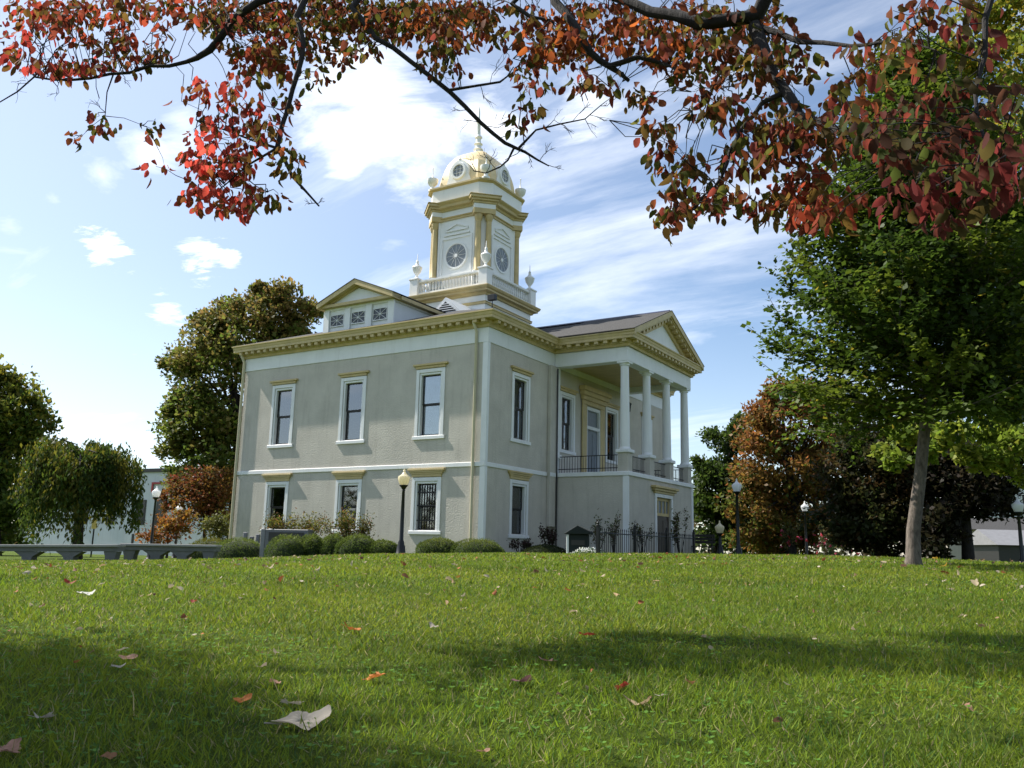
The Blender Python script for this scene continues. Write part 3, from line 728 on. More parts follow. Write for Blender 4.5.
nb = 20
for sd in range(4):
    for i in range(nb):
        u = -H + 0.42 + (2 * H - 0.84) * i / (nb - 1); d = H - 0.11
        x, y = ((u, -d), (u, d), (-d, u), (d, u))[sd]
        bl.lathe((TA + x, TB + y, 0), [(0.05, 12.86), (0.032, 12.92), (0.062, 13.05), (0.03, 13.24), (0.05, 13.36)], 6)
blo = bl.build('balustrade', M['tower_white'], court)
def urn(x, y, z, s, parent_name='urn'):
    u = MB(True)
    u.lathe((x, y, z), [(0.16 * s, 0), (0.16 * s, 0.06 * s), (0.07 * s, 0.12 * s), (0.06 * s, 0.2 * s), (0.20 * s, 0.40 * s), (0.24 * s, 0.56 * s), (0.26 * s, 0.60 * s), (0.24 * s, 0.64 * s), (0.10 * s, 0.74 * s), (0.06 * s, 0.86 * s), (0.075 * s, 0.92 * s), (0.02 * s, 1.02 * s), (0.012 * s, 1.3 * s), (0.0, 1.32 * s)], 14)
    return u.build('urn', M['tower_white'], court, smooth=True)
for sx in (1, -1):
    for sy in (1, -1):
        pdd = MB(True); x, y = TA + sx * (H - 0.12), TB + sy * (H - 0.12)
        pdd.box(x - 0.24, x + 0.24, y - 0.24, y + 0.24, 12.704, 13.52); pdd.box(x - 0.28, x + 0.28, y - 0.28, y + 0.28, 13.52, 13.60)
        pdd.build('balustrade_pedestal', M['tower_white'], court, bevel=0.012)
        urn(x, y, 13.60, 1.0)
        u = MB(True); x, y, z_, k_ = TA + sx * 1.60, TB + sy * 1.60, 18.22, 1.1
        u.lathe((x, y, z_), [(0.20, 0), (0.20, 0.10), (0.11, 0.16), (0.09, 0.26), (0.16, 0.32), (0.25, 0.44), (0.29, 0.58), (0.29, 0.66), (0.25, 0.68), (0.16, 0.72), (0.07, 0.76), (0.03, 0.84), (0.018, 1.2), (0.04, 1.24), (0.0, 1.30)], 14)
        u.build('urn', M['tower_white'], court, smooth=True)
HB, CBX = 1.58, 0.5
q = MB(True); q.loft([octp(HB + 0.12, CBX, 12.702), octp(HB + 0.12, CBX, 13.55), octp(HB, CBX, 13.6), octp(HB, CBX, 16.5)]); q.build('tower_body', M['tower_white'], court)
# panels, round windows, relief pediments on four faces
def face(k):
    # returns map (u, out, z) -> a,b,z for face k; u to the right seen from outside
    if k == 0: return lambda u, o, z: (TA - u, TB - HB - o, z)
    if k == 1: return lambda u, o, z: (TA - HB - o, TB + u, z)
    if k == 2: return lambda u, o, z: (TA + u, TB + HB + o, z)
    return lambda u, o, z: (TA + HB + o, TB - u, z)
ZW, RW = 14.64, 0.57
for k in range(4):
    F_ = face(k)
    def fb(mb, u0, u1, o0, o1, z0, z1):
        p, r = F_(u0, o0, z0), F_(u1, o1, z1)
        mb.box(min(p[0], r[0]), max(p[0], r[0]), min(p[1], r[1]), max(p[1], r[1]), z0, z1)
    pn = MB(True)
    for (u0, u1, z0, z1) in ((-0.92, -0.82, 13.66, 15.62), (0.82, 0.92, 13.66, 15.62), (-0.82, 0.82, 13.66, 13.76), (-0.82, 0.82, 15.52, 15.62)): fb(pn, u0, u1, 0.003, 0.05, z0, z1)
    fb(pn, -0.75, 0.75, 0.003, 0.07, 15.70, 15.76)
    for sg in (1, -1):
        pn.prism([F_(0, 0.003, 16.30), F_(sg * 0.66, 0.003, 16.04), F_(sg * 0.66, 0.003, 15.97), F_(0, 0.003, 16.22)], np.array(F_(0, 0.055, 0)) - np.array(F_(0, 0.0, 0)))
    fb(pn, -0.66, 0.66, 0.003, 0.06, 15.90, 15.965)
    pno = pn.build('tower_panel', M['tower_white'], court)
    rg = MB(True); nn = 32; loops = []
    for (rr, oo) in ((RW, 0.004), (RW + 0.02, 0.06), (RW + 0.10, 0.06), (RW + 0.12, 0.004)):
        loops.append([F_(rr * math.cos(2 * math.pi * i / nn), oo, ZW + rr * math.sin(2 * math.pi * i / nn)) for i in range(nn)])
    rg.loft(loops, closed_ring=True); ring = rg.build('round_window', M['tower_white'], court, smooth=True)
    dsc = MB(True); dsc.loft([[F_((RW + 0.01) * math.cos(2 * math.pi * i / nn), o, ZW + (RW + 0.01) * math.sin(2 * math.pi * i / nn)) for i in range(nn)] for o in (0.005, 0.015)]); dsc.build('pane', M['roundpane'], ring)
    mu = MB(True)
    for i in range(12):
        an = i * math.pi / 6; mu.tube([F_(0.05 * math.cos(an), 0.03, ZW + 0.05 * math.sin(an)), F_(RW * math.cos(an), 0.03, ZW + RW * math.sin(an))], [0.008, 0.008], 5)
    mu.loft([[F_(0.09 * math.cos(2 * math.pi * i / 12), o, ZW + 0.09 * math.sin(2 * math.pi * i / 12)) for i in range(12)] for o in (0.018, 0.045)])
    mu.build('muntin', M['tower_white'], ring)
# paired columns at the cut corners
RC = 2.06
for sx in (1, -1):
    for sy in (1, -1):
        dx, dy = sx / math.sqrt(2), sy / math.sqrt(2)
        cc = np.array([TA + dx * RC, TB + dy * RC]); tx, ty_ = -dy, dx
        pdm = MB(True)
        def obox(mb, c, hu, hv, z0, z1):
            mb.loft([[(c[0] + tx * s1 * hu + dx * s2 * hv, c[1] + ty_ * s1 * hu + dy * s2 * hv, z) for s1, s2 in ((1, 1), (-1, 1), (-1, -1), (1, -1))] for z in (z0, z1)])
        obox(pdm, cc - np.array([dx, dy]) * 0.12, 0.50, 0.34, 12.704, 13.62); pdm.build('column_plinth', M['tower_white'], court)
        bk = MB(True); obox(bk, cc - np.array([dx, dy]) * 0.235, 0.42, 0.10, 13.622, 16.48); bk.build('corner_pier', M['tower_white'], court)
        for s1 in (1, -1):
            p = cc + np.array([tx, ty_]) * (0.255 * s1)
            tcn = MB(True); tcn.lathe((p[0], p[1], 0), [(0.19, 13.62), (0.19, 13.68), (0.15, 13.74), (0.148, 14.6), (0.128, 16.12), (0.128, 16.16), (0.15, 16.18), (0.16, 16.24), (0.19, 16.30), (0.2, 16.42), (0.2, 16.48)], 14)
            tcn.build('tower_column', M['gold'], court, smooth=True)
        en = MB(True); obox(en, cc - np.array([dx, dy]) * 0.14, 0.52, 0.36, 16.74, 16.97); en.build('corner_frieze', M['tower_white'], court)
        en = MB(True); obox(en, cc - np.array([dx, dy]) * 0.14, 0.53, 0.37, 16.49, 16.738)
        en.build('corner_architrave', M['gold'], court)
        en = MB(True)
        obox(en, cc - np.array([dx, dy]) * 0.14, 0.58, 0.42, 16.975, 17.08); obox(en, cc - np.array([dx, dy]) * 0.14, 0.66, 0.50, 17.08, 17.19); obox(en, cc - np.array([dx, dy]) * 0.14, 0.74, 0.58, 17.19, 17.33); obox(en, cc - np.array([dx, dy]) * 0.14, 0.78, 0.62, 17.33, 17.375)
        en.build('corner_cornice', M['gold'], court, bevel=0.02)
q = MB(True); q.loft([octp(HB + 0.06, CBX, 16.502), octp(HB + 0.06, CBX, 16.60), octp(HB + 0.12, CBX, 16.62), octp(HB + 0.12, CBX, 16.66)]); q.build('tower_architrave', M['gold'], court)
q = MB(True); q.loft([octp(HB + 0.05, CBX, 16.662), octp(HB + 0.05, CBX, 16.97)]); q.build('tower_frieze', M['tower_white'], court)
q = MB(True); q.loft([octp(HB + 0.10, CBX, 16.972), octp(HB + 0.14, CBX, 17.07), octp(HB + 0.30, CBX + 0.05, 17.10), octp(HB + 0.32, CBX + 0.05, 17.22), octp(HB + 0.44, CBX + 0.08, 17.32), octp(HB + 0.46, CBX + 0.08, 17.365)]); q.build('main_tower_cornice', M['gold'], court)
q = MB(True); q.loft([octp(1.84, 0.48, 17.367), octp(1.84, 0.48, 18.06)]); q.build('attic', M['tower_white'], court)
q = MB(True); q.loft([octp(1.86, 0.48, 18.062), octp(1.90, 0.48, 18.10), octp(1.96, 0.50, 18.14), octp(1.96, 0.50, 18.22)]); q.build('attic_cornice', M['gold'], court)
q = MB(True)
lp = []
for i in range(17):
    t = i / 16 * math.pi / 2 * 0.955; lp.append(octp(0.06 + 1.52 * math.cos(t) ** 0.9, (0.06 + 1.52 * math.cos(t) ** 0.9) * 0.30, 18.222 + 2.28 * math.sin(t)))
q.loft(lp); q.build('dome', M['dome'], court, smooth=True)
for k in range(4):
    def G(u, o, z, k=k):
        if k == 0: return (TA - u, TB - o, z)
        if k == 1: return (TA - o, TB + u, z)
        if k == 2: return (TA + u, TB + o, z)
        return (TA + o, TB - u, z)
    lu = MB(True); zc = 18.98; nn = 24
    outl = [(-0.78, 18.23), (0.78, 18.23), (0.66, 18.55), (0.58, 18.75)] + [(0.58 * math.cos(a), zc + 0.58 * math.sin(a)) for a in np.linspace(0, math.pi, 13)] + [(-0.58, 18.75), (-0.66, 18.55)]
    lu.loft([[G(u, o, z) for u, z in outl] for o in (0.7, 1.62)]); lo = lu.build('lucarne', M['tower_white'], court)
    r2 = MB(True); loops = []
    for (rr, oo) in ((0.31, 1.622), (0.32, 1.69), (0.42, 1.69), (0.46, 1.622)): loops.append([G(rr * math.cos(2 * math.pi * i / nn), oo, zc + rr * math.sin(2 * math.pi * i / nn)) for i in range(nn)])
    r2.loft(loops, closed_ring=True); r2.lathe(G(0, 1.55, zc + 0.56), [(0.07, 0), (0.09, 0.08), (0.03, 0.14), (0.015, 0.3)], 8); r2.build('lucarne_ring', M['tower_white'], lo, smooth=True)
    d2 = MB(True); d2.loft([[G(0.315 * math.cos(2 * math.pi * i / nn), o, zc + 0.315 * math.sin(2 * math.pi * i / nn)) for i in range(nn)] for o in (1.623, 1.632)]); d2.build('lucarne_pane', M['roundpane'], lo)
    m2 = MB(True)
    for d in (-0.10, 0.10):
        m2.tube([G(d, 1.645, zc - 0.29), G(d, 1.645, zc + 0.29)], [0.013, 0.013], 5); m2.tube([G(-0.29, 1.645, zc + d), G(0.29, 1.645, zc + d)], [0.013, 0.013], 5)
    m2.build('lucarne_muntin', M['tower_white'], lo)
sp = MB(True)
sp.lathe((TA, TB, 0), [(0.34, 20.42), (0.34, 20.52), (0.22, 20.58), (0.19, 20.70), (0.26, 20.78), (0.17, 20.86), (0.15, 21.0), (0.23, 21.08), (0.14, 21.16), (0.12, 21.36), (0.20, 21.44), (0.17, 21.52), (0.10, 21.58), (0.085, 22.2), (0.15, 22.28), (0.15, 22.36), (0.07, 22.44), (0.05, 23.0), (0.0, 23.25)], 14)
sp.build('spire', M['tower_white'], court, smooth=True)

# ------------------------------------------------------------------ lamp posts
def make_lamp(name, label, loc, globe, hgt):
    e = empty(name, loc, label, 'street lamp', 'acorn globe lamps round the courthouse green')
    h = hgt; g = 0.20
    p = MB(); p.lathe((0, 0, 0), [(0.19, 0), (0.19, 0.06), (0.15, 0.10), (0.13, 0.30), (0.10, 0.36), (0.10, 0.42), (0.065, 0.50), (0.06, h * 0.5), (0.045, h - 0.62), (0.06, h - 0.60), (0.045, h - 0.57), (0.09, h - 0.50), (0.14, h - 0.45), (0.14, h - 0.43)], 14)
    p.build('post', M['iron'], e, smooth=True)
    q = MB(); q.lathe((0, 0, h - 0.43), [(0.12, 0), (0.165, 0.10), (0.195, 0.22), (0.185, 0.27), (0.10, 0.33), (0.06, 0.37), (0.03, 0.43)], 16); q.build('globe', M[globe], e, smooth=True)
    f = MB(); f.lathe((0, 0, h), [(0.03, 0), (0.04, 0.03), (0.0, 0.09)], 8); f.build('finial', M[globe], e, smooth=True)
    return e
def gp(px, py, d):
    p = U(px, py, d); return np.array([p[0], p[1], gz(p[0], p[1])])
def lampat(label, px, top, d, globe):
    pt = U(px, top, d); z = gz(pt[0], pt[1]) - 0.03
    return make_lamp('street_lamp', label, (pt[0], pt[1], z), globe, pt[2] - z - 0.08)
lampat('black lamp post with yellowed acorn globe in front of the barred courthouse window', 404.5, 469, 27.5, 'globe_warm')
lampat('dark lamp post with white globe before the pale building on the left', 157, 486, 40, 'globe_white')
lampat('short lamp post with small white globe beside the red-orange tree', 179.5, 503.5, 50, 'globe_white')
lampat('tall lamp post with bright white globe before the red-brown tree', 736.5, 478.5, 34, 'globe_white')
lampat('lowest lamp with small yellowish globe beside the portico corner', 719.5, 520.5, 36, 'globe_warm')
lampat('dim lamp post with bluish white globe standing against dark trees', 804.5, 501, 44, 'globe_white')
lampat('slim lamp post with white globe before the tan house on the right', 1017, 497, 30, 'globe_white')

# ------------------------------------------------------------------ plants
def pick(pal, n, jit=0.25):
    pal = np.array(pal); i = rng.integers(0, len(pal), n)
    return pal[i] * (1 + jit * (rng.random(n) * 2 - 1))[:, None]

def clipped_bush(label, c, rx, ry, h, group='clipped round shrubs along the courthouse', pal=((0.05, 0.085, 0.016), (0.07, 0.105, 0.02), (0.04, 0.07, 0.015)), n=7000, name='clipped_shrub', top=None):
    o = empty(name, c, label, 'shrub', group)
    th = rng.random(n) * 2 * math.pi; z = rng.random(n) ** 0.8
    zz = z; r = np.sqrt(np.clip(1 - zz ** 2.6, 0, 1))
    bump_ = 1 + 0.05 * np.sin(3 * th + c[0] * 7) + 0.05 * np.sin(5 * th + zz * 6) + 0.03 * rng.normal(size=n)
    P = np.stack([np.cos(th) * r * rx * bump_, np.sin(th) * r * ry * bump_, zz * h * 0.93 * bump_], -1)
    Nn = np.stack([np.cos(th) * r, np.sin(th) * r, zz * 0.9], -1)
    D = Nn + 0.8 * randdir(n); S = randdir(n)
    sz = 0.024 + 0.03 * rng.random(n)
    h = h * 0.94
    col = pick(pal, n, 0.4)
    if top is None: top = (0.11, 0.14, 0.026)
    if top is not None:
        k = np.clip((zz - 0.45) * 1.6 + 0.3 * rng.normal(size=n), 0, 1)[:, None]; col = col * (1 - k) + np.array(top) * k  # paler leaf colour up the shrub stands in for sunlight on its top
    leaves_object('foliage', M['leaf'], P, D, S, sz, sz * 0.55, col, parent=o)
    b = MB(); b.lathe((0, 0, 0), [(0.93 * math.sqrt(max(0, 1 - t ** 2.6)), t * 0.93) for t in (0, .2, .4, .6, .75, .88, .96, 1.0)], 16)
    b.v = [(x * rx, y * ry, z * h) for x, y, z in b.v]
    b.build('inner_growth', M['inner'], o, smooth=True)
    return o
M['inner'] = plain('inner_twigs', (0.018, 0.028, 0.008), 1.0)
def bpos(a, b):
    p = BW(a, b); return np.array([p[0], p[1], gz(p[0], p[1]) - 0.05])
def bush_px(label, px0, px1, ytop, d, **kw):
    c = U((px0 + px1) / 2, ytop, d); z = gz(c[0], c[1]) - 0.12
    rx = (px1 - px0) / 2 / FPX * d * 1.03
    return clipped_bush(label, (c[0], c[1], z), rx, rx * kw.pop('asp', 0.8), c[2] - z - 0.03, **kw)
bush_px('low yellow-green clipped shrub at the far left end of the wall', 187, 236, 537, 33.5, top=(0.13, 0.12, 0.02))
bush_px('broad dark clipped shrub beside the stone sign block', 214, 268, 537, 31.0)
bush_px('leftmost tall clipped shrub in the row before the sign', 268, 309, 534, 29.0, asp=1.0)
bush_px('second clipped shrub of the row, below the middle door window', 298, 327, 533.5, 29.3, asp=1.0)
bush_px('third clipped shrub of the row with a ragged top', 320, 349, 533.5, 29.2, asp=1.0)
bush_px('wide domed clipped shrub left of the lamp post row end', 338, 380, 533.5, 28.9)
bush_px('last low shrub of the row just left of the lamp post', 364, 402, 539, 28.8)
bush_px('small clipped shrub right of the lamp under the barred window', 418, 461, 537, 28.6, top=(0.12, 0.14, 0.03))
bush_px('domed clipped shrub at the near corner of the building', 452, 504, 538, 28.3, top=(0.12, 0.14, 0.03))
bush_px('dark low shrub beneath the grey wall chase', 524, 566, 544, 30.0, pal=((0.02, 0.03, 0.012), (0.03, 0.04, 0.014)), top=(0.035, 0.045, 0.016))

def loose_shrub(label, c, rx, ry, h, n, pal, ls=0.09, name='loose_shrub', cat='shrub', group=None, stems=9):
    o = empty(name, c, label, cat, group)
    s = MB(); tips = []
    for i in range(stems):
        a = rng.random() * 6.28; rr = math.sqrt(rng.random()); q = np.array([math.cos(a) * rx * rr, math.sin(a) * ry * rr, h * (0.55 + 0.45 * rng.random())])
        mid = q * np.array([0.45, 0.45, 0.6]) + rng.normal(size=3) * 0.04
        s.tube([(0.15 * q[0], 0.15 * q[1], 0), mid, q], [0.018, 0.012, 0.004], 5); tips.append((mid, q))
    s.build('stem', M['darkbark'], o)
    k = rng.integers(0, stems, n); t = 0.15 + 0.9 * rng.random(n) ** 0.8
    A = np.array([x[0] for x in tips])[k]; B = np.array([x[1] for x in tips])[k]
    P = A + (B - A) * t[:, None] + rng.normal(size=(n, 3)) * np.array([rx, ry, h]) * 0.10
    P[:, 2] = np.maximum(P[:, 2], 0.03)
    D = randdir(n) + np.array([0, 0, 0.3]); S = randdir(n)
    sz = ls * (0.6 + 0.8 * rng.random(n))
    leaves_object('foliage', M['leaf'], P, D, S, sz, sz * 0.5, pick(pal, n, 0.35), parent=o)
    return o
def shrub_px(label, px0, px1, ytop, d, n, pal, **kw):
    c = U((px0 + px1) / 2, ytop, d); z = gz(c[0], c[1]) - 0.03; rx = (px1 - px0) / 2 / FPX * d
    return loose_shrub(label, (c[0], c[1], z), rx, rx * kw.pop('asp', 0.6), c[2] - z, n, pal, **kw)
YG = ((0.11, 0.11, 0.015), (0.15, 0.13, 0.02), (0.07, 0.08, 0.015), (0.14, 0.075, 0.03), (0.05, 0.07, 0.015))
shrub_px('yellow-green bush growing behind the stone sign', 262, 330, 517, 30.8, 4200, YG, stems=22, ls=0.075, group='loose shrubs along the courthouse wall')
shrub_px('taller yellow-green bush with tiered sprigs under the middle window', 318, 376, 507, 30.0, 2600, YG, stems=14, ls=0.075, group='loose shrubs along the courthouse wall')
DP = ((0.035, 0.02, 0.02), (0.03, 0.035, 0.012), (0.05, 0.025, 0.025))
shrub_px('small purple-leaved bush below the shaded ground window', 508, 532, 540, 30.5, 420, DP, group='loose shrubs along the courthouse wall')
shrub_px('purple-leaved bush at the foot of the grey wall chase', 536, 566, 529, 31.0, 600, DP, group='loose shrubs along the courthouse wall')
RS = ((0.05, 0.07, 0.02), (0.09, 0.11, 0.03), (0.06, 0.05, 0.03), (0.10, 0.06, 0.03))
for lab, a, b, t, d, n in (('rose bush with pale upright shoots behind the left end of the iron fence', 590, 606, 519, 30.4, 330), ('rose bush with two tall yellow shoots behind the iron fence', 606, 622, 518, 30.6, 330),
                        ('reddish rose bush between the fence post and the entrance', 628, 656, 524, 31.4, 480), ('tall airy rose bush right of the brown entrance door', 666, 693, 515, 33.0, 650)):
    shrub_px(lab, a, b, t, d, n, RS, ls=0.08, name='rose_bush', cat='rose bush', group='rose bushes behind the iron fence', stems=7)
for lab, a, b, t, d, n in (('rose bush with red blooms left of the dim lamp post', 782, 802, 524, 38, 420), ('leafy rose bush with pink flowers right of the dim lamp post', 812, 836, 526, 38, 450), ('rose bush with pink flowers nearest the dark trees', 836, 856, 531, 38, 380)):
    o = shrub_px(lab, a, b, t, d, n, ((0.05, 0.06, 0.02), (0.09, 0.08, 0.03)), ls=0.10, name='rose_bush', cat='rose bush', group='flowering roses before the dark trees', stems=7)
    h = U(800, t, d)[2] - o.location.z
    nf = 14; P = rng.normal(size=(nf, 3)) * np.array([0.3, 0.2, 0.25]) + np.array([0, -0.1, h * 0.6]); P = np.repeat(P, 6, 0)
    leaves_object('blossom', M['redleaf'], P, randdir(6 * nf), randdir(6 * nf), np.full(6 * nf, 0.09), np.full(6 * nf, 0.08), pick(((0.35, 0.06, 0.10), (0.45, 0.12, 0.18), (0.3, 0.03, 0.03)), 6 * nf), parent=o)
# white flower bed by the kiosk
c = U(589, 552, 27.6); n = 900; cz = gz(c[0], c[1])
P = np.stack([rng.normal(size=n) * 0.26, rng.normal(size=n) * 0.2, 0.04 + 0.17 * rng.random(n)], -1); P[:, 2] *= np.clip(1.2 - (P[:, 0] / 0.55) ** 2, 0.2, 1)
o = empty('flower_clump', (c[0], c[1], cz), 'low clump of white flowers at the foot of the iron fence', 'flowers')
leaves_object('blossom', M['leaf'], P, randdir(n), randdir(n), np.full(n, 0.05), np.full(n, 0.045), pick(((0.75, 0.75, 0.72), (0.7, 0.72, 0.7), (0.10, 0.15, 0.06)), n, 0.1), parent=o)
leaves_object('foliage', M['leaf'], P * np.array([1.1, 1.1, 0.5]), randdir(n), randdir(n), np.full(n, 0.05), np.full(n, 0.03), pick(((0.05, 0.08, 0.02), (0.06, 0.10, 0.03)), n), parent=o)

# ------------------------------------------------------------------ trees
def build_tree(name, label, group, base, trunk_r, blobs, n, ls, pal, top=None, bark_='darkbark', clumps=70, limbs=16, wd=0.6, tight=0.24, droop=0.0, cat='tree', mat='leaf', trunk_top=None):
    """blobs: list of (centre, radii) in world space; leaves gather in clumps spread through the blobs"""
    base = np.array(base, float)
    o = empty(name, base, label, cat, group)
    B = [(np.array(c, float) - base, np.array(r, float)) for c, r in blobs]
    wgt = np.array([np.prod(r) ** (2 / 3) for _, r in B]); wgt /= wgt.sum()
    cnt = np.maximum(2, np.round(wgt * clumps)).astype(int)
    CC = []; CRd = []; CO = []
    for (c, r), k in zip(B, cnt):
        d = randdir(k); d[:, 2] = np.where(d[:, 2] < -0.5, -d[:, 2], d[:, 2])
        q = (0.25 + 0.68 * rng.random(k) ** 0.6)[:, None]
        CC.append(c + d * r * q); CRd.append(np.repeat(r[None] * tight, k, 0) * (0.7 + 0.7 * rng.random(k))[:, None] + 0.12); CO.append(d)
    CC = np.concatenate(CC); CRd = np.concatenate(CRd); CO = np.concatenate(CO); K = len(CC)
    i = rng.integers(0, K, n)
    off = randdir(n) * (rng.random(n) ** 0.62)[:, None] * np.array([1, 1, 0.75])
    P = CC[i] + off * CRd[i] * 1.45
    D = randdir(n) + 0.7 * CO[i] + np.array([0, 0, -droop]); S = randdir(n) + np.cross(D, np.array([0, 0, 1.0])) * 0.8
    sz = ls * (0.6 + 0.8 * rng.random(n))
    pal = np.array(pal); ck = rng.random((K, len(pal))) ** 3; ck /= ck.sum(1, keepdims=True)
    col = (ck @ pal)[i] * (1 + 0.35 * (rng.random(n) * 2 - 1))[:, None]
    jj = rng.random(n) < 0.3; col[jj] = pick(pal, jj.sum(), 0.3)
    if top is not None:
        zt = (P[:, 2] - P[:, 2].min()) / np.ptp(P[:, 2]); k = np.clip((zt - 0.62) * 1.6 + 0.45 * rng.normal(size=n) + 0.3 * (rng.random(K)[i] - 0.5), 0, 1)[:, None] * 0.85
        col = col * (1 - k) + np.array(top) * k * (0.75 + 0.5 * rng.random(n))[:, None]
    leaves_object('crown', M[mat], P, D, S, sz, sz * wd, np.clip(col, 0.004, 0.6), parent=o)
    t = MB(); cen = np.average(np.array([b[0] for b in B]), axis=0, weights=wgt)
    zt = trunk_top if trunk_top else cen[2]
    tp = [np.zeros(3) + np.array([0, 0, -0.1]), np.array([0.02, 0.0, 0.25]), np.array([cen[0] * 0.25, cen[1] * 0.25, zt * 0.5]), np.array([cen[0] * 0.8, cen[1] * 0.8, zt])]
    t.tube(tp, [trunk_r * 1.35, trunk_r, trunk_r * 0.8, trunk_r * 0.35], 12)
    for j in rng.permutation(K)[:limbs]:
        s0 = tp[2] + (tp[3] - tp[2]) * rng.random(); e_ = CC[j]; m_ = (s0 + e_) / 2 + np.array([0, 0, 0.08 * np.linalg.norm(e_ - s0)])
        t.tube([s0, m_, e_], [trunk_r * 0.35, trunk_r * 0.2, trunk_r * 0.06], 6)
    t.build('trunk', M[bark_], o, smooth=True)
    return o
def blob(px, py, r, d, dz=0.0, squash=1.0, deep=None):
    c = U(px, py, d + dz); R = r / FPX * d
    return (c, np.array([R, deep if deep else R, R * squash]))
DG = ((0.055, 0.095, 0.013), (0.080, 0.120, 0.015), (0.038, 0.068, 0.012), (0.11, 0.13, 0.017))
# far left tree
d = 46
build_tree('broadleaf_tree', 'tall dark green tree with yellowing top at the left edge', 'background trees', gp(-8, 560, d), 0.35,
           [blob(8, 418, 38, d), blob(-32, 412, 58, d), blob(22, 440, 30, d), blob(-5, 480, 55, d), blob(25, 515, 26, d, -2), blob(-40, 500, 60, d), blob(5, 388, 22, d), blob(26, 402, 18, d), blob(0, 530, 40, d)], 26000, 0.27, DG, top=(0.24, 0.19, 0.022), clumps=170)
# big tree behind the courthouse
d = 56
build_tree('broadleaf_tree', 'large tree with reddish crown rising behind the left end of the courthouse', 'background trees', gp(232, 556, d), 0.45,
           [blob(255, 315, 34, d), blob(268, 303, 22, d), blob(275, 328, 26, d), blob(300, 345, 24, d), blob(225, 325, 26, d), blob(212, 345, 34, d), blob(285, 312, 30, d), blob(308, 325, 22, d), blob(190, 380, 32, d), blob(240, 380, 60, d), blob(195, 430, 40, d), blob(240, 450, 55, d), blob(300, 380, 50, d), blob(212, 485, 36, d), blob(190, 462, 32, d), blob(176, 440, 22, d), blob(215, 505, 30, d), blob(170, 480, 18, d), blob(178, 360, 16, d), blob(255, 296, 12, d), blob(182, 410, 22, d)], 50000, 0.28,
           ((0.080, 0.120, 0.018), (0.11, 0.14, 0.020), (0.060, 0.092, 0.015), (0.13, 0.11, 0.028)), top=(0.21, 0.13, 0.045), clumps=230, wd=0.7, tight=0.27)
# red-orange ornamental behind the lamp posts
d = 52
build_tree('red_tree', 'small tree with dark red and orange leaves beside the courthouse', None, gp(204, 552, d), 0.12,
           [blob(203, 497, 26, d), blob(214, 484, 20, d), blob(168, 508, 13, d), blob(190, 486, 16, d), blob(220, 505, 22, d), blob(186, 498, 18, d), blob(205, 520, 24, d)], 7500, 0.2, ((0.13, 0.035, 0.02), (0.16, 0.07, 0.018), (0.18, 0.10, 0.018), (0.07, 0.065, 0.015)), clumps=60, tight=0.3)
build_tree('orange_shrub', 'orange and yellow shrub before the pale building', None, gp(167, 552, 47), 0.06,
           [blob(165, 531, 19, 47), blob(182, 528, 16, 47), blob(156, 538, 13, 47)], 2200, 0.17, ((0.22, 0.10, 0.015), (0.20, 0.06, 0.015), (0.13, 0.10, 0.02)), clumps=40, tight=0.3, cat='shrub')
build_tree('green_shrub', 'round olive green shrub between the red tree and the courthouse wall', None, gp(219, 552, 45), 0.06,
           [blob(217, 528, 14, 45), blob(222, 536, 14, 45)], 1300, 0.16, ((0.07, 0.08, 0.02), (0.10, 0.10, 0.02)), clumps=26, tight=0.3, cat='shrub')
# right background trees
d = 52
build_tree('evergreen_tree', 'dark green tree standing just right of the portico', 'background trees', gp(716, 560, d), 0.3,
           [blob(722, 445, 22, d), blob(712, 475, 24, d), blob(728, 490, 34, d), blob(712, 520, 28, d), blob(732, 540, 32, d), blob(735, 428, 14, d), blob(744, 455, 22, d), blob(748, 500, 24, d), blob(703, 500, 12, d)], 17000, 0.25, ((0.030, 0.055, 0.010), (0.044, 0.072, 0.012), (0.020, 0.038, 0.008), (0.07, 0.10, 0.014)), clumps=110)
d = 47
build_tree('broadleaf_tree', 'russet and green tree with rounded crown behind the tall white lamp', 'background trees', gp(790, 560, d), 0.35,
           [blob(790, 403, 24, d), blob(764, 424, 26, d), blob(818, 404, 28, d), blob(785, 412, 28, d), blob(765, 440, 32, d), blob(810, 425, 40, d), blob(780, 470, 48, d), blob(825, 465, 45, d), blob(762, 510, 36, d), blob(800, 520, 50, d), blob(845, 500, 40, d), blob(775, 398, 14, d), blob(753, 480, 18, d), blob(775, 554, 20, d), blob(800, 553, 20, d), blob(740, 535, 26, d), blob(830, 545, 36, d), blob(770, 545, 30, d)], 34000, 0.24,
           ((0.19, 0.075, 0.024), (0.13, 0.080, 0.018), (0.080, 0.11, 0.018), (0.22, 0.11, 0.024), (0.07, 0.10, 0.016)), top=(0.25, 0.09, 0.035), clumps=170)
d = 33
build_tree('dark_tree', 'very dark leafy tree behind the pale trunk on the right', 'background trees', gp(880, 560, d), 0.25,
           [blob(872, 470, 44, d), blob(905, 505, 46, d), blob(860, 520, 40, d), blob(925, 460, 48, d), blob(895, 545, 40, d), blob(850, 545, 24, d)], 26000, 0.2, ((0.024, 0.032, 0.009), (0.036, 0.038, 0.010), (0.055, 0.030, 0.012), (0.018, 0.028, 0.008)), clumps=140)  # leaf palette darkened to carry the deep shade this tree stands in
build_tree('dark_tree', 'dark purple-tinged tree with drooping lower branches at the right edge', 'background trees', gp(968, 562, 31), 0.22,
           [blob(962, 480, 40, 31), blob(985, 500, 34, 31), blob(940, 525, 28, 31), blob(1000, 470, 26, 31), blob(930, 552, 20, 31), blob(965, 515, 22, 31)], 17000, 0.19, ((0.020, 0.018, 0.009), (0.028, 0.020, 0.013), (0.015, 0.021, 0.008)), clumps=110)  # shade is put into these dark leaf colours too
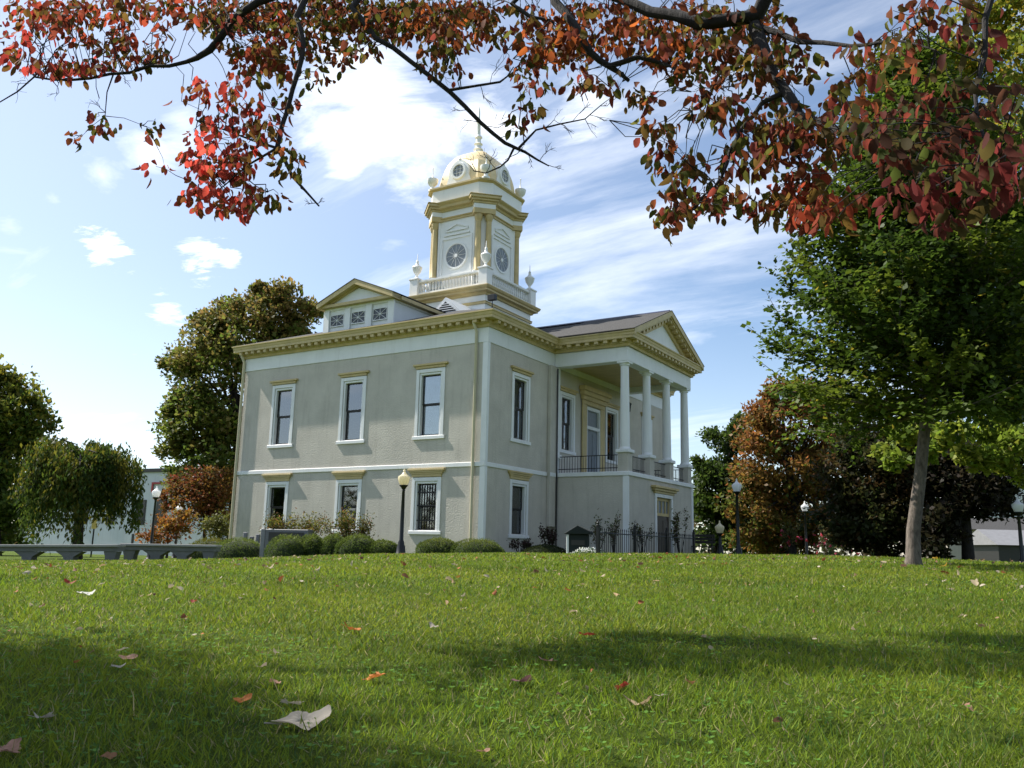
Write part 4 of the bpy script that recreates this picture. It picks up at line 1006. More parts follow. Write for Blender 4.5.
# maple with bright leaves behind the pale trunk, its crown reaching the top of the picture
d = 18.5
mb_ = gp(1085, 575, d)
build_tree('maple_tree', 'tall maple with bright yellow-green lower leaves and golden top behind the linden', None, mb_, 0.17,
           [blob(888, 432, 20, d, 0.8), blob(895, 446, 22, d, 0.5), blob(904, 462, 16, d, 0.4), blob(935, 446, 24, d), blob(962, 455, 28, d), blob(990, 450, 34, d), blob(1010, 470, 22, d), blob(1035, 440, 44, d), blob(1010, 350, 60, d), blob(1080, 380, 80, d), blob(990, 250, 56, d), blob(1060, 260, 90, d), blob(975, 160, 44, d), blob(1050, 120, 90, d), blob(975, 75, 46, d), blob(1010, 20, 50, d), blob(940, 105, 22, d), blob(1010, -60, 60, d), blob(1100, 0, 80, d)], 52000, 0.135,
           ((0.12, 0.18, 0.020), (0.16, 0.21, 0.022), (0.10, 0.15, 0.02), (0.18, 0.19, 0.025)), top=(0.36, 0.23, 0.03), clumps=300, wd=0.75, tight=0.2)

# far-off wood closing the horizon
def far_wood():
    n = 60000; an = rng.random(n) * 2 * math.pi; rr = 118 + 30 * rng.random(n); x = rr * np.sin(an); y = rr * np.cos(an)
    t_ = an * 118
    top_ = 5.5 + 1.8 * np.sin(t_ * 0.21) + 1.2 * np.sin(t_ * 0.53 + 1) + 0.8 * np.sin(t_ * 1.3)
    top_ = np.where((x > -75) & (x < -20) & (y > 0), 3.0, top_); top_ = np.where(y < 40, top_ * 2.2, top_); top_ = np.where((x > 15) & (y > 0), top_ * 1.5, top_)
    P = np.stack([x, y, -1.5 + (top_ + 1.0) * rng.random(n) ** 0.7], -1)
    sz = 1.0 * (0.6 + 0.8 * rng.random(n))
    o = leaves_object('far_wood', M['leaf'], P, randdir(n), randdir(n), sz, sz * 0.7, pick(((0.03, 0.045, 0.014), (0.045, 0.06, 0.018), (0.07, 0.05, 0.02)), n))
    tag(o, 'low distant wood closing the horizon behind the trees', 'wood', kind='stuff')
far_wood()
# tall tree standing out of view on the left; its crown shades the lawn
build_tree('shade_tree', 'tall broadleaf tree outside the left edge whose crown shades the lawn', None, np.array([-9.4, 6.4, gz(-9.4, 6.4)]), 0.15,
           [((-9.9, 6.5, 9.2), np.array([1.3, 1.1, 1.1])), ((-10.2, 6.0, 10.8), np.array([1.2, 1.2, 1.1])), ((-11.3, 6.0, 9.6), np.array([1.6, 1.5, 1.6])), ((-6.3, 7.7, 8.9), np.array([0.9, 0.22, 0.35])),
            ((-4.9, 8.0, 9.0), np.array([0.9, 0.30, 0.35])), ((-3.9, 7.5, 9.2), np.array([0.9, 0.35, 0.35])), ((-3.3, 8.2, 9.3), np.array([0.6, 0.2, 0.3]))], 7000, 0.16, DG, clumps=110, limbs=4)

# weeping tree on the left: limbs arch over and strings of leaves hang down
def weeping():
    d = 34; base = gp(76, 558, d); o = empty('weeping_tree', base, 'small weeping tree with an umbrella of hanging green foliage in front of the pale building', 'tree')
    t = MB(); top = U(80, 462, d) - base
    t.tube([(0, 0, -0.1), (0.02, 0, 0.3), (top[0] * .3, 0, top[2] * .55), (top[0], 0, top[2])], [0.26, 0.19, 0.17, 0.10], 10)
    Ps = []; Cs = []
    R = 57 / FPX * d
    for k in range(330):
        a = rng.random() * 6.28; rr = R * math.sqrt(rng.random()) * (0.85 + 0.16 * math.sin(3 * a) + 0.14 * math.sin(5 * a + 1))
        q = top + np.array([math.cos(a) * rr, math.sin(a) * rr, 0.30 * R * (1 - (rr / R) ** 2) + 0.20 * rng.normal() - 0.10 + 0.25 * math.sin(2 * a + 0.6)])
        if k < 22:
            m_ = top + (q - top) * 0.5 + np.array([0, 0, 0.35 * (1 - 0.3 * rr / R)]); t.tube([top - np.array([0, 0, 0.4]), m_, q], [0.05, 0.03, 0.01], 6)
        ln = (1.75 + 0.75 * rr / R) * (0.5 + 0.7 * rng.random())
        m = 84; s = rng.random(m)
        sway = np.array([math.cos(a), math.sin(a), 0]) * 0.18
        P = q + np.outer(s, sway) + np.outer(s, [0, 0, -ln]) + rng.normal(size=(m, 3)) * np.array([0.13, 0.13, 0.06])
        Ps.append(P); Cs.append(np.tile(np.array(((0.046, 0.074, 0.011), (0.064, 0.088, 0.012), (0.034, 0.058, 0.011), (0.11, 0.105, 0.014))[rng.integers(0, 4)]), (m, 1)))
    P = np.concatenate(Ps); n = len(P); col = np.concatenate(Cs) * (0.7 + 0.6 * rng.random(n))[:, None]
    D = randdir(n) * 0.6 + np.array([0, 0, -1.0]); sz = 0.17 * (0.6 + 0.8 * rng.random(n))
    leaves_object('crown', M['leaf'], P, D, randdir(n), sz, sz * 0.42, col, parent=o)
    t.build('trunk', M['darkbark'], o, smooth=True)
weeping()

# linden in front on the right: ascending shoots hung with leaves
def linden():
    d = 13.0; base = U(913, 563, d); base[2] = gz(base[0], base[1])
    o = empty('linden_tree', base, 'young shade tree with straight pale trunk and dense dark green crown on the right', 'tree')
    t = MB()
    fork = U(927, 405, d) - base; topz = U(940, 75, d)[2] - base[2]
    tp = [np.array([0, 0, -0.08]), np.array([0.01, 0, 0.10]), np.array([0.035, 0, 0.5]), fork * 0.55 + np.array([-0.01, 0, 0]), fork, np.array([fork[0] + 0.12, 0.1, fork[2] + (topz - fork[2]) * 0.5]), np.array([fork[0] + 0.2, 0.2, topz])]
    t.tube(tp, [0.150, 0.110, 0.097, 0.087, 0.078, 0.05, 0.012], 16)
    Ps = []; Ds = []; Cs = []
    pal = np.array([(0.042, 0.072, 0.010), (0.060, 0.094, 0.011), (0.032, 0.056, 0.009), (0.088, 0.118, 0.013)])
    def shoot(p0, dr, ln, curve, m, r0):
        dr = dr / np.linalg.norm(dr); s = np.linspace(0, 1, m)
        pts = p0 + np.outer(s * ln, dr) + np.outer(s ** 2 * ln, curve)
        return pts
    nL = 104
    zk = np.array([U(900, yy, d)[2] - base[2] for yy in (445, 425, 400, 370, 300, 250, 200, 140, 75)]); rk = np.array([1.4, 1.95, 2.15, 2.2, 2.05, 1.85, 1.5, 1.0, 0.3])
    for k in range(nL):
        h = fork[2] - 0.12 + (topz - fork[2]) * (k / nL) ** 1.3
        a = k * 2.39996 + 0.4 * rng.normal()
        f = (h - fork[2]) / (topz - fork[2])
        el0 = -0.10 + 0.70 * max(f, 0) ** 0.5; ln = float(np.interp(h + 1.0 * math.sin(el0 + 0.2), zk, rk)) * (0.82 + 0.28 * rng.random())
        el = el0 + 0.15 * max(f, 0) + 0.10 * rng.normal()
        p0 = np.array([fork[0] + 0.15 * max(f, 0), 0.1 * max(f, 0), h])
        dr = np.array([math.cos(a) * math.cos(el), math.sin(a) * math.cos(el), math.sin(el)])
        pts = shoot(p0, dr, ln, np.array([0, 0, 0.20]), 12, 0)
        t.tube([pts[0], pts[4], pts[8], pts[11]], [0.035 * (1 - 0.6 * f) + 0.006, 0.022, 0.012, 0.004], 6)
        subs = [(pts, 0.3)]
        for j in range(13):
            i = int(1 + j * 0.82); q0 = pts[min(i, 11)]
            side = np.cross(dr, [0, 0, 1.0]) * (1 if j % 2 else -1)
            d2 = dr * 0.75 + side * (0.55 + 0.2 * rng.random()) + np.array([0, 0, 0.15 + 0.25 * rng.random()]) + 0.15 * rng.normal(size=3)
            l2 = ln * (0.50 - 0.030 * j) * (0.7 + 0.6 * rng.random())
            ps = shoot(q0, d2, max(l2, 0.3), np.array([0, 0, 0.12]), 8, 0); subs.append((ps, 0.0))
            if l2 > 0.5: t.tube([ps[0], ps[4], ps[7]], [0.010, 0.006, 0.003], 4)
            for jj in range(7):
                q1 = ps[1 + jj]; d3 = d2 / np.linalg.norm(d2) * 0.55 + rng.normal(size=3) * 0.5 + np.array([0, 0, 0.18])
                subs.append((shoot(q1, d3, 0.30 + 0.25 * rng.random(), np.array([0, 0, 0.0]), 6, 0), 0.0))
        if k % 2 == 0:      # long ascending leader shoots that break the outline
            for _ in range(2):
                d4 = dr * 0.6 + np.array([0, 0, 0.75]) + rng.normal(size=3) * 0.28; q4 = pts[rng.integers(7, 12)]
                p4 = shoot(q4, d4, 0.55 + 0.5 * rng.random(), np.array([0, 0, 0.10]), 8, 0); subs.append((p4, 0.0)); t.tube([p4[0], p4[4], p4[7]], [0.007, 0.005, 0.002], 4)
        cidx = pal[rng.integers(0, 4)]
        for ps, st in subs:
            L_ = np.linalg.norm(ps[-1] - ps[0]); m = max(4, int(L_ * (1 - st) / 0.05))
            s = st + (1 - st) * (np.arange(m) + rng.random(m) * 0.6) / m; idx = s * (len(ps) - 1); i0 = np.clip(idx.astype(int), 0, len(ps) - 2); fr_ = (idx - i0)[:, None]
            Q = ps[i0] * (1 - fr_) + ps[i0 + 1] * fr_
            sd = np.where(np.arange(m) % 2, 1, -1)[:, None]
            ax = (ps[-1] - ps[0]) / (L_ + 1e-6); sv = np.cross(ax, [0, 0, 1.0])
            Ps.append(Q + rng.normal(size=(m, 3)) * 0.012); Ds.append(ax * 0.5 + sv * sd * 0.9 + np.array([0, 0, -0.35]) + rng.normal(size=(m, 3)) * 0.28)
            Cs.append(np.tile(cidx, (m, 1)))
    P = np.concatenate(Ps); D = np.concatenate(Ds); C_ = np.concatenate(Cs); n = len(P)
    col = C_ * (0.7 + 0.6 * rng.random(n))[:, None]
    yl = rng.random(n) < 0.025; col[yl] = np.array([0.20, 0.17, 0.02])
    S = np.cross(D, np.array([0, 0, 1.0])) + 0.45 * rng.normal(size=(n, 3))
    sz = 0.095 * (0.65 + 0.65 * rng.random(n))
    print('linden leaves', n)
    leaves_object('crown', M['leaf'], P, D, S, sz, sz * 0.78, col, parent=o)
    t.build('trunk', M['bark'], o, smooth=True)
linden()

# ------------------------------------------------------------------ dogwood overhead
def dogwood():
    base = np.array([4.7, 1.4, gz(4.7, 1.4)])
    o = empty('dogwood_tree', base, 'dogwood with red and olive autumn leaves whose branches hang across the top of the view', 'tree')
    br = MB(); tw = MB()
    segs = []     # (p, q) branch pieces that may carry twigs
    def path(pts, r, n=8, mb=br, jit=0.0):
        pts = [np.array(p, float) - base for p in pts]
        # smooth and roughen
        out = [pts[0]]; rr = [r[0]]
        for i in range(len(pts) - 1):
            for s in (0.5, 1.0):
                p = pts[i] + (pts[i + 1] - pts[i]) * s
                if s < 1: p = p + rng.normal(size=3) * jit
                out.append(p); rr.append(r[i] + (r[i + 1] - r[i]) * s)
            segs.append((pts[i], pts[i + 1]))
        mb.tube(out, rr, n)
    top = np.array([4.35, 1.7, 2.2])
    path([base + np.array([0, 0, -0.1]), base + np.array([0.0, 0, 0.25]), base + np.array([-0.12, 0.1, 1.1]), top], [0.17, 0.135, 0.12, 0.11], 12)
    # main limb sweeping left over the view
    m1 = [top, (3.7, 2.4, 3.35), U(1020, -230, 3.3), U(890, -150, 3.8), U(790, -55, 4.15), U(757, 16, 4.3), U(700, 24, 4.4), U(650, 12, 4.6), U(600, -10, 4.8), U(500, -60, 5.0), U(390, -48, 5.2), U(312, -18, 5.2), U(258, 2, 5.2), U(232, 20, 5.25), U(210, 50, 5.3), U(186, 62, 5.35), U(150, 66, 5.4), U(110, 74, 5.4), U(70, 80, 5.4), U(34, 77, 5.4), U(0, 102, 5.4), U(-25, 112, 5.4)]
    path(m1, [0.10, 0.085, 0.07, 0.06, 0.048, 0.044, 0.036, 0.032, 0.030, 0.030, 0.028, 0.026, 0.026, 0.026, 0.024, 0.014, 0.011, 0.010, 0.009, 0.006, 0.004, 0.003], 10, jit=0.012)
    path([U(312, -18, 5.2), U(296, 18, 5.1), U(303, 42, 5.05), U(298, 72, 5.0), U(288, 108, 4.95), U(277, 148, 4.9), U(292, 176, 4.85), U(319, 206, 4.8)], [0.022, 0.020, 0.018, 0.016, 0.014, 0.015, 0.010, 0.005], jit=0.006)
    path([U(390, -48, 5.2), U(352, 8, 5.1), U(375, 38, 5.0), U(410, 61, 5.0), U(450, 92, 5.0), U(480, 122, 5.0), U(505, 143, 5.0), U(525, 152, 5.0), U(549, 166, 5.0)], [0.024, 0.019, 0.017, 0.015, 0.015, 0.013, 0.012, 0.009, 0.004], jit=0.004)
    path([U(600, -10, 4.8), U(545, -30, 4.8), U(555, 2, 4.7), U(575, 26, 4.6), U(590, 52, 4.6), U(612, 68, 4.6), U(629, 81, 4.6)], [0.03, 0.03, 0.027, 0.024, 0.021, 0.017, 0.010], jit=0.006)
    path([U(610, 66, 4.6), U(638, 57, 4.5), U(660, 63, 4.5), U(680, 72, 4.4)], [0.017, 0.015, 0.011, 0.006], jit=0.006)
    path([U(545, -30, 4.8), U(512, 4, 4.8), U(531, 17, 4.75), U(550, 20, 4.7)], [0.018, 0.014, 0.011, 0.007])
    path([U(755, 26, 4.3), U(768, 62, 4.2), U(786, 92, 4.1), U(800, 116, 4.0), U(850, 136, 3.7), U(900, 165, 3.4), U(960, 182, 3.2), U(1040, 190, 3.0)], [0.040, 0.033, 0.028, 0.024, 0.018, 0.012, 0.008, 0.004], jit=0.01)
    path([U(786, 92, 4.1), U(762, 103, 4.15), U(742, 128, 4.15), U(730, 150, 4.15), U(722, 176, 4.1), U(703, 196, 4.1), U(688, 214, 4.1)], [0.016, 0.013, 0.011, 0.010, 0.008, 0.006, 0.003], jit=0.006)
    path([U(755, 26, 4.3), U(800, 42, 4.1), U(850, 46, 3.9), U(892, 40, 3.7), U(935, 50, 3.5)], [0.02, 0.014, 0.010, 0.007, 0.003], jit=0.008)
    path([U(800, 116, 4.0), U(792, 150, 4.0), U(803, 168, 4.0), U(812, 190, 4.0)], [0.014, 0.010, 0.007, 0.003], jit=0.008)
    path([U(1020, -230, 3.3), U(1010, -80, 3.2), U(985, 20, 3.15), U(975, 90, 3.1), U(985, 140, 3.0), U(1000, 190, 2.95)], [0.03, 0.02, 0.012, 0.008, 0.006, 0.003], jit=0.01)
    path([U(277, 148, 4.9), U(252, 140, 4.95), U(225, 130, 5.0), U(196, 120, 5.0)], [0.010, 0.007, 0.005, 0.002], mb=tw, n=5)
    path([U(277, 148, 4.9), U(248, 165, 4.9), U(225, 185, 4.9), U(205, 200, 4.95)], [0.009, 0.006, 0.004, 0.002], mb=tw, n=5)
    path([U(252, 165, 4.9), U(246, 178, 4.9), U(256, 186, 4.9), U(268, 192, 4.9)], [0.005, 0.004, 0.003, 0.002], mb=tw, n=5)
    path([U(113, 75, 5.4), U(107, 92, 5.35), U(105, 116, 5.3)], [0.006, 0.004, 0.003], mb=tw, n=5)
    path([U(105, 116, 5.3), U(92, 126, 5.3), U(82, 136, 5.3)], [0.003, 0.002, 0.0015], mb=tw, n=4)
    path([U(105, 116, 5.3), U(124, 118, 5.3), U(150, 128, 5.3)], [0.003, 0.002, 0.0015], mb=tw, n=4)
    # bare twigs near the tower
    path([U(450, 90, 5.0), U(475, 86, 5.0), U(500, 82, 5.0), U(513, 72, 5.0)], [0.010, 0.008, 0.007, 0.003], mb=tw, n=6)
    path([U(518, 149, 5.0), U(536, 130, 5.0), U(560, 124, 5.0), U(585, 119, 5.0), U(600, 106, 5.0), U(613, 96, 5.0)], [0.009, 0.006, 0.005, 0.004, 0.003, 0.0015], mb=tw, n=6)
    path([U(514, 148, 5.0), U(508, 160, 5.0), U(500, 167, 5.0), U(486, 173, 5.0), U(474, 171, 5.0), U(470, 165, 5.0)], [0.008, 0.006, 0.005, 0.004, 0.003, 0.0015], mb=tw, n=6)
    def twiglets(px, py, d, ang, ln, depth):
        """little forking bare twigs; ln in metres"""
        p = np.array(U(px, py, d)); grow(p, np.array([math.cos(ang), 0.25 * rng.normal(), math.sin(ang)]), ln, depth)
    def grow(p, dr, ln, depth):
        dr = dr / np.linalg.norm(dr); q = p + dr * ln
        path([p, p + dr * ln * 0.5 + rng.normal(size=3) * ln * 0.07, q], [0.0010 + 0.0006 * depth] * 2 + [0.0008 + 0.0004 * depth], mb=tw, n=4)
        if depth > 0:
            for _ in range(2 + (rng.random() < 0.4)):
                grow(p + dr * ln * (0.4 + 0.6 * rng.random()), dr + rng.normal(size=3) * np.array([0.6, 0.4, 0.6]), ln * (0.5 + 0.25 * rng.random()), depth - 1)
    for (px, py, a, l) in ((545, 128, 0.9, .10), (560, 124, -0.9, .09), (572, 122, 0.8, .11), (590, 115, -0.4, .10), (600, 106, 0.6, .10), (612, 97, 0.9, .09), (585, 119, -1.2, .09), (548, 165, -0.2, .06), (540, 160, 0.9, .08), (528, 153, -1.2, .07), (486, 173, 1.3, .10), (495, 168, 2.2, .09), (476, 171, 2.0, .09),
                           (505, 160, 0.4, .09), (480, 84, -1.3, .10), (490, 83, 1.2, .14), (478, 122, 3.0, .09), (470, 110, 3.0, .08), (440, 84, 1.4, .12), (488, 126, 0.3, .12), (500, 138, 0.8, .10), (34, 78, 3.4, .12), (40, 78, 2.6, .12), (60, 80, -1.8, .09), (122, 74, -1.2, .07), (316, 204, 0.9, .05), (316, 203, 3.3, .05), (105, 112, 2.4, .08), (740, 60, -2.0, .10), (720, 80, -2.4, .12), (745, 75, -2.7, .12)):
        twiglets(px, py, 5.0 if px < 700 else 4.2, a, l, 2)
    # leaf sprays: zones in which the foliage hangs, each a centre, spread, distance and count of sprays
    zones = []
    def zone(px, py, rx, ry, d, n, tone, ls=0.068): zones.append((px, py, rx, ry, d, n, tone, ls))
    zone(105, 22, 62, 26, 5.6, 46, 'red'); zone(130, 52, 36, 18, 5.5, 26, 'maroon'); zone(75, 58, 30, 12, 5.4, 12, 'bright'); zone(20, 25, 26, 26, 4.6, 12, 'bright'); zone(22, 58, 22, 8, 4.6, 7, 'bright')
    zone(70, 66, 22, 8, 5.2, 8, 'bright'); zone(55, 12, 40, 16, 5.2, 16, 'red')
    zone(205, 8, 50, 20, 5.7, 30, 'olive'); zone(250, 30, 36, 24, 5.5, 36, 'maroon'); zone(280, 50, 26, 26, 5.4, 26, 'red'); zone(330, 18, 40, 30, 5.6, 46, 'olive'); zone(252, 62, 20, 14, 5.4, 10, 'red')
    zone(330, 50, 26, 14, 5.3, 14, 'olive'); zone(400, 18, 44, 28, 5.5, 50, 'olive'); zone(455, 18, 40, 26, 5.4, 44, 'orange'); zone(368, 55, 10, 8, 5.1, 4, 'maroon'); zone(440, 45, 34, 10, 5.2, 14, 'maroon'); zone(500, 18, 36, 24, 5.3, 30, 'maroon')
    zone(318, 76, 8, 10, 5.1, 4, 'maroon'); zone(456, 72, 8, 6, 5.0, 3, 'maroon'); zone(430, 66, 9, 5, 5.0, 3, 'maroon')
    zone(545, 35, 34, 24, 4.9, 34, 'orange'); zone(600, 25, 40, 26, 5.0, 46, 'orange'); zone(530, 72, 22, 16, 4.8, 12, 'maroon'); zone(560, 55, 28, 14, 4.8, 16, 'orange'); zone(520, 118, 16, 14, 5.0, 6, 'maroon'); zone(590, 82, 20, 8, 4.7, 8, 'maroon'); zone(530, 108, 6, 4, 5.0, 2, 'maroon')
    zone(660, 35, 40, 24, 4.8, 44, 'orange'); zone(700, 60, 40, 20, 4.6, 30, 'olive'); zone(640, 95, 16, 14, 4.5, 9, 'maroon'); zone(660, 125, 16, 10, 4.4, 7, 'maroon'); zone(715, 105, 26, 16, 4.4, 20, 'maroon'); zone(740, 20, 50, 22, 4.7, 40, 'olive')
    zone(660, 150, 10, 14, 4.3, 5, 'maroon'); zone(685, 165, 24, 14, 4.2, 13, 'maroon'); zone(680, 200, 22, 14, 4.2, 13, 'olive'); zone(665, 215, 10, 10, 4.1, 4, 'maroon'); zone(722, 195, 24, 16, 4.1, 14, 'maroon'); zone(745, 150, 28, 22, 4.2, 22, 'maroon')
    zone(790, 60, 36, 28, 4.3, 26, 'olive'); zone(780, 130, 34, 28, 4.1, 34, 'maroon'); zone(765, 205, 20, 12, 4.0, 8, 'maroon'); zone(800, 190, 30, 18, 3.9, 24, 'red'); zone(830, 205, 24, 14, 3.8, 12, 'red'); zone(840, 130, 30, 24, 3.8, 24, 'olive'); zone(850, 90, 30, 20, 3.8, 14, 'maroon'); zone(880, 40, 30, 22, 3.7, 12, 'maroon')
    zone(900, 140, 40, 26, 3.3, 24, 'dark'); zone(950, 150, 40, 30, 3.1, 22, 'dark'); zone(1000, 160, 30, 30, 3.0, 16, 'crimson'); zone(920, 190, 36, 14, 3.2, 13, 'crimson'); zone(985, 195, 30, 12, 3.0, 10, 'crimson'); zone(960, 100, 40, 24, 3.1, 10, 'dark'); zone(935, 215, 22, 8, 3.15, 5, 'crimson'); zone(900, 60, 30, 20, 3.4, 6, 'maroon'); zone(985, 30, 34, 30, 3.2, 8, 'crimson'); zone(920, 10, 40, 14, 3.4, 10, 'maroon')
    zone(240, 120, 36, 20, 4.95, 22, 'bright'); zone(195, 92, 14, 12, 5.0, 8, 'scarlet'); zone(225, 90, 18, 10, 5.0, 6, 'bright'); zone(205, 150, 22, 22, 4.95, 22, 'scarlet'); zone(240, 165, 26, 20, 4.9, 22, 'bright'); zone(205, 195, 24, 14, 4.9, 15, 'scarlet'); zone(240, 205, 20, 12, 4.85, 12, 'bright'); zone(265, 195, 14, 8, 4.85, 6, 'maroon'); zone(290, 155, 12, 18, 4.85, 7, 'maroon'); zone(283, 105, 10, 14, 4.95, 4, 'maroon'); zone(272, 130, 14, 12, 4.9, 7, 'maroon'); zone(160, 168, 5, 7, 5.0, 2, 'scarlet'); zone(262, 75, 14, 10, 5.2, 6, 'maroon')
    zone(100, 124, 16, 7, 5.3, 6, 'maroon'); zone(78, 137, 5, 4, 5.3, 2, 'maroon'); zone(148, 128, 10, 5, 5.3, 3, 'maroon')
    # foliage above and outside the view that shades the lawn
    for (x, y, z, n) in ((-5.6, 3.4, 4.6, 40), (-4.7, 3.7, 4.6, 40), (-3.9, 3.2, 4.3, 26), (-3.1, 3.6, 4.5, 14), (-2.3, 3.3, 4.3, 30), (-1.5, 3.7, 4.5, 26), (0.6, 3.0, 4.3, 20), (2.4, 2.4, 3.8, 30), (3.8, 1.6, 3.6, 40)):
        zones.append((x, y, z, None, None, n, 'olive', 0.09))
    tones = dict(red=((0.25, 0.045, 0.022), (0.15, 0.035, 0.020), (0.11, 0.065, 0.016)), maroon=((0.16, 0.034, 0.024), (0.17, 0.050, 0.018), (0.09, 0.055, 0.015), (0.075, 0.075, 0.016)), olive=((0.085, 0.055, 0.013), (0.065, 0.068, 0.012), (0.14, 0.042, 0.016), (0.10, 0.030, 0.018)),
                 orange=((0.20, 0.052, 0.016), (0.13, 0.036, 0.016), (0.10, 0.070, 0.014), (0.28, 0.075, 0.018), (0.11, 0.03, 0.02)), bright=((0.32, 0.040, 0.030), (0.18, 0.032, 0.022), (0.12, 0.060, 0.016)), scarlet=((0.46, 0.065, 0.045), (0.36, 0.050, 0.036), (0.17, 0.06, 0.020)),
                 dark=((0.050, 0.038, 0.014), (0.060, 0.026, 0.016), (0.050, 0.065, 0.014), (0.14, 0.030, 0.020)), crimson=((0.13, 0.024, 0.022), (0.085, 0.024, 0.018), (0.06, 0.045, 0.014)))
    zone(90, 8, 80, 12, 5.7, 44, 'red'); zone(230, 12, 70, 14, 5.8, 50, 'red'); zone(330, 24, 60, 24, 5.7, 60, 'olive'); zone(430, 20, 60, 22, 5.7, 56, 'orange'); zone(590, 16, 60, 18, 5.2, 34, 'orange'); zone(690, 24, 60, 20, 5.0, 30, 'orange')
    zone(930, 120, 60, 40, 3.4, 18, 'dark'); zone(1010, 120, 20, 50, 3.0, 8, 'dark'); zone(790, 210, 40, 10, 4.1, 12, 'red'); zone(340, 14, 150, 16, 5.9, 90, 'olive'); zone(740, 70, 60, 40, 4.5, 34, 'olive'); zone(800, 150, 40, 30, 4.2, 20, 'maroon')
    A = np.array([s[0] for s in segs]); B = np.array([s[1] for s in segs])
    Ps = []; Ds = []; Ls = []; Cs = []
    for (px, py, rx, ry, d, n, tone, ls) in zones:
        pal = np.array(tones[tone])
        for _ in range(n):
            if ry is None: c = np.array([px, py, rx]) + rng.normal(size=3) * np.array([0.42, 0.4, 0.25])
            else:
                a = rng.random() * 6.28; q = math.sqrt(rng.random())
                c = np.array(U(px + rx * q * math.cos(a), py + ry * q * math.sin(a), d + 0.28 * rng.normal()))
            c = c - base
            if ry is None or rng.random() < 0.5:
                ab = B - A; tt = np.clip(np.sum((c - A) * ab, 1) / (np.sum(ab * ab, 1) + 1e-9), 0, 1); near = A + ab * tt[:, None]; k = np.argmin(np.sum((near - c) ** 2, 1))
                dist = np.linalg.norm(near[k] - c)
                if dist < 0.75:
                    p_, q_ = near[k], c; j_ = rng.normal(size=(3, 3)) * 0.07 * dist
                    tw.tube([p_, p_ + (q_ - p_) * 0.3 + j_[0] + np.array([0, 0, 0.10 * dist]), p_ + (q_ - p_) * 0.6 + j_[1] + np.array([0, 0, 0.12 * dist]), p_ + (q_ - p_) * 0.85 + j_[2] * 0.6 + np.array([0, 0, 0.06 * dist]), q_], [0.0034, 0.0028, 0.0022, 0.0016, 0.0011], 4)
            m = rng.integers(4, 8)
            P = c + rng.normal(size=(m, 3)) * np.array([0.035, 0.035, 0.022])
            out = P - c; out[:, 2] = 0; out = out / (np.linalg.norm(out, axis=1, keepdims=True) + 1e-6)
            D = out * (0.3 + 0.5 * rng.random(m))[:, None] + np.array([0, 0, -1.0]) + rng.normal(size=(m, 3)) * 0.18
            Ps.append(P); Ds.append(D); Ls.append(ls * (0.6 + 0.55 * rng.random(m)))
            Cs.append(pal[rng.integers(0, len(pal), m)] * (0.75 + 0.5 * rng.random(m))[:, None])
    P = np.concatenate(Ps); D = np.concatenate(Ds); ln = np.concatenate(Ls); col = np.concatenate(Cs); n = len(P)
    print('dogwood leaves', n)
    leaves_object('foliage', M['redleaf'], P, D, randdir(n), ln, ln * (0.56 + 0.16 * rng.random(n)), col, parent=o, curved=True)
    br.build('branch', M['darkbark'], o, smooth=True); tw.build('twig', M['darkbark'], o)
dogwood()

# ------------------------------------------------------------------ low concrete barrier on the left
def barrier(px0, px1, label, d, ytop0, ytop1, legs):
    p0 = U(px0, ytop0, d); p1 = U(px1, ytop1, d)
    c = (p0 + p1) / 2; z0 = min(gz(p0[0], p0[1]), gz(p1[0], p1[1])) - 0.05
    ln = np.hypot(*(p1 - p0)[:2]); ang = math.atan2(p1[1] - p0[1], p1[0] - p0[0])
    o = empty('concrete_barrier', (c[0], c[1], z0), label, 'barrier', 'low concrete barriers at the edge of the lawn', rz=ang)
    tilt = (p1[2] - p0[2]) / ln; zt = c[2] - z0; h = ln / 2
    def Z(x): return zt + tilt * x
    q = MB()
    q.loft([[(x, y, Z(x) - dz) for y, dz in ((-0.28, 0.0), (0.28, 0.0), (0.28, 0.07), (-0.28, 0.07))] for x in (-h, h)]); q.build('coping', M['coping'], o, bevel=0.01)
    q = MB()
    q.loft([[(x, y, Z(x) - dz) for y, dz in ((-0.2, 0.072), (0.2, 0.072), (0.2, 0.20), (-0.2, 0.20))] for x in (-h, h)]); q.build('beam', M['concrete'], o)
    for k in range(legs):
        x = -h + 0.25 + (2 * h - 0.5) * k / (legs - 1); q = MB()
        q.loft([[(x - w_, -0.17, zz), (x + w_, -0.17, zz), (x + w_, 0.17, zz), (x - w_, 0.17, zz)] for w_, zz in ((0.13, 0.0), (0.15, Z(x) - 0.36), (0.40 if 0 < k < legs - 1 else 0.2, Z(x) - 0.202))]); q.build('leg', M['concrete'], o)
barrier(-60, 122, 'longer low concrete barrier on flared legs at the left edge of the lawn', 26.5, 544.5, 544.5, 5)
barrier(124, 219, 'shorter low concrete barrier on flared legs ending beside the clipped shrubs', 27.5, 543.3, 545, 4)

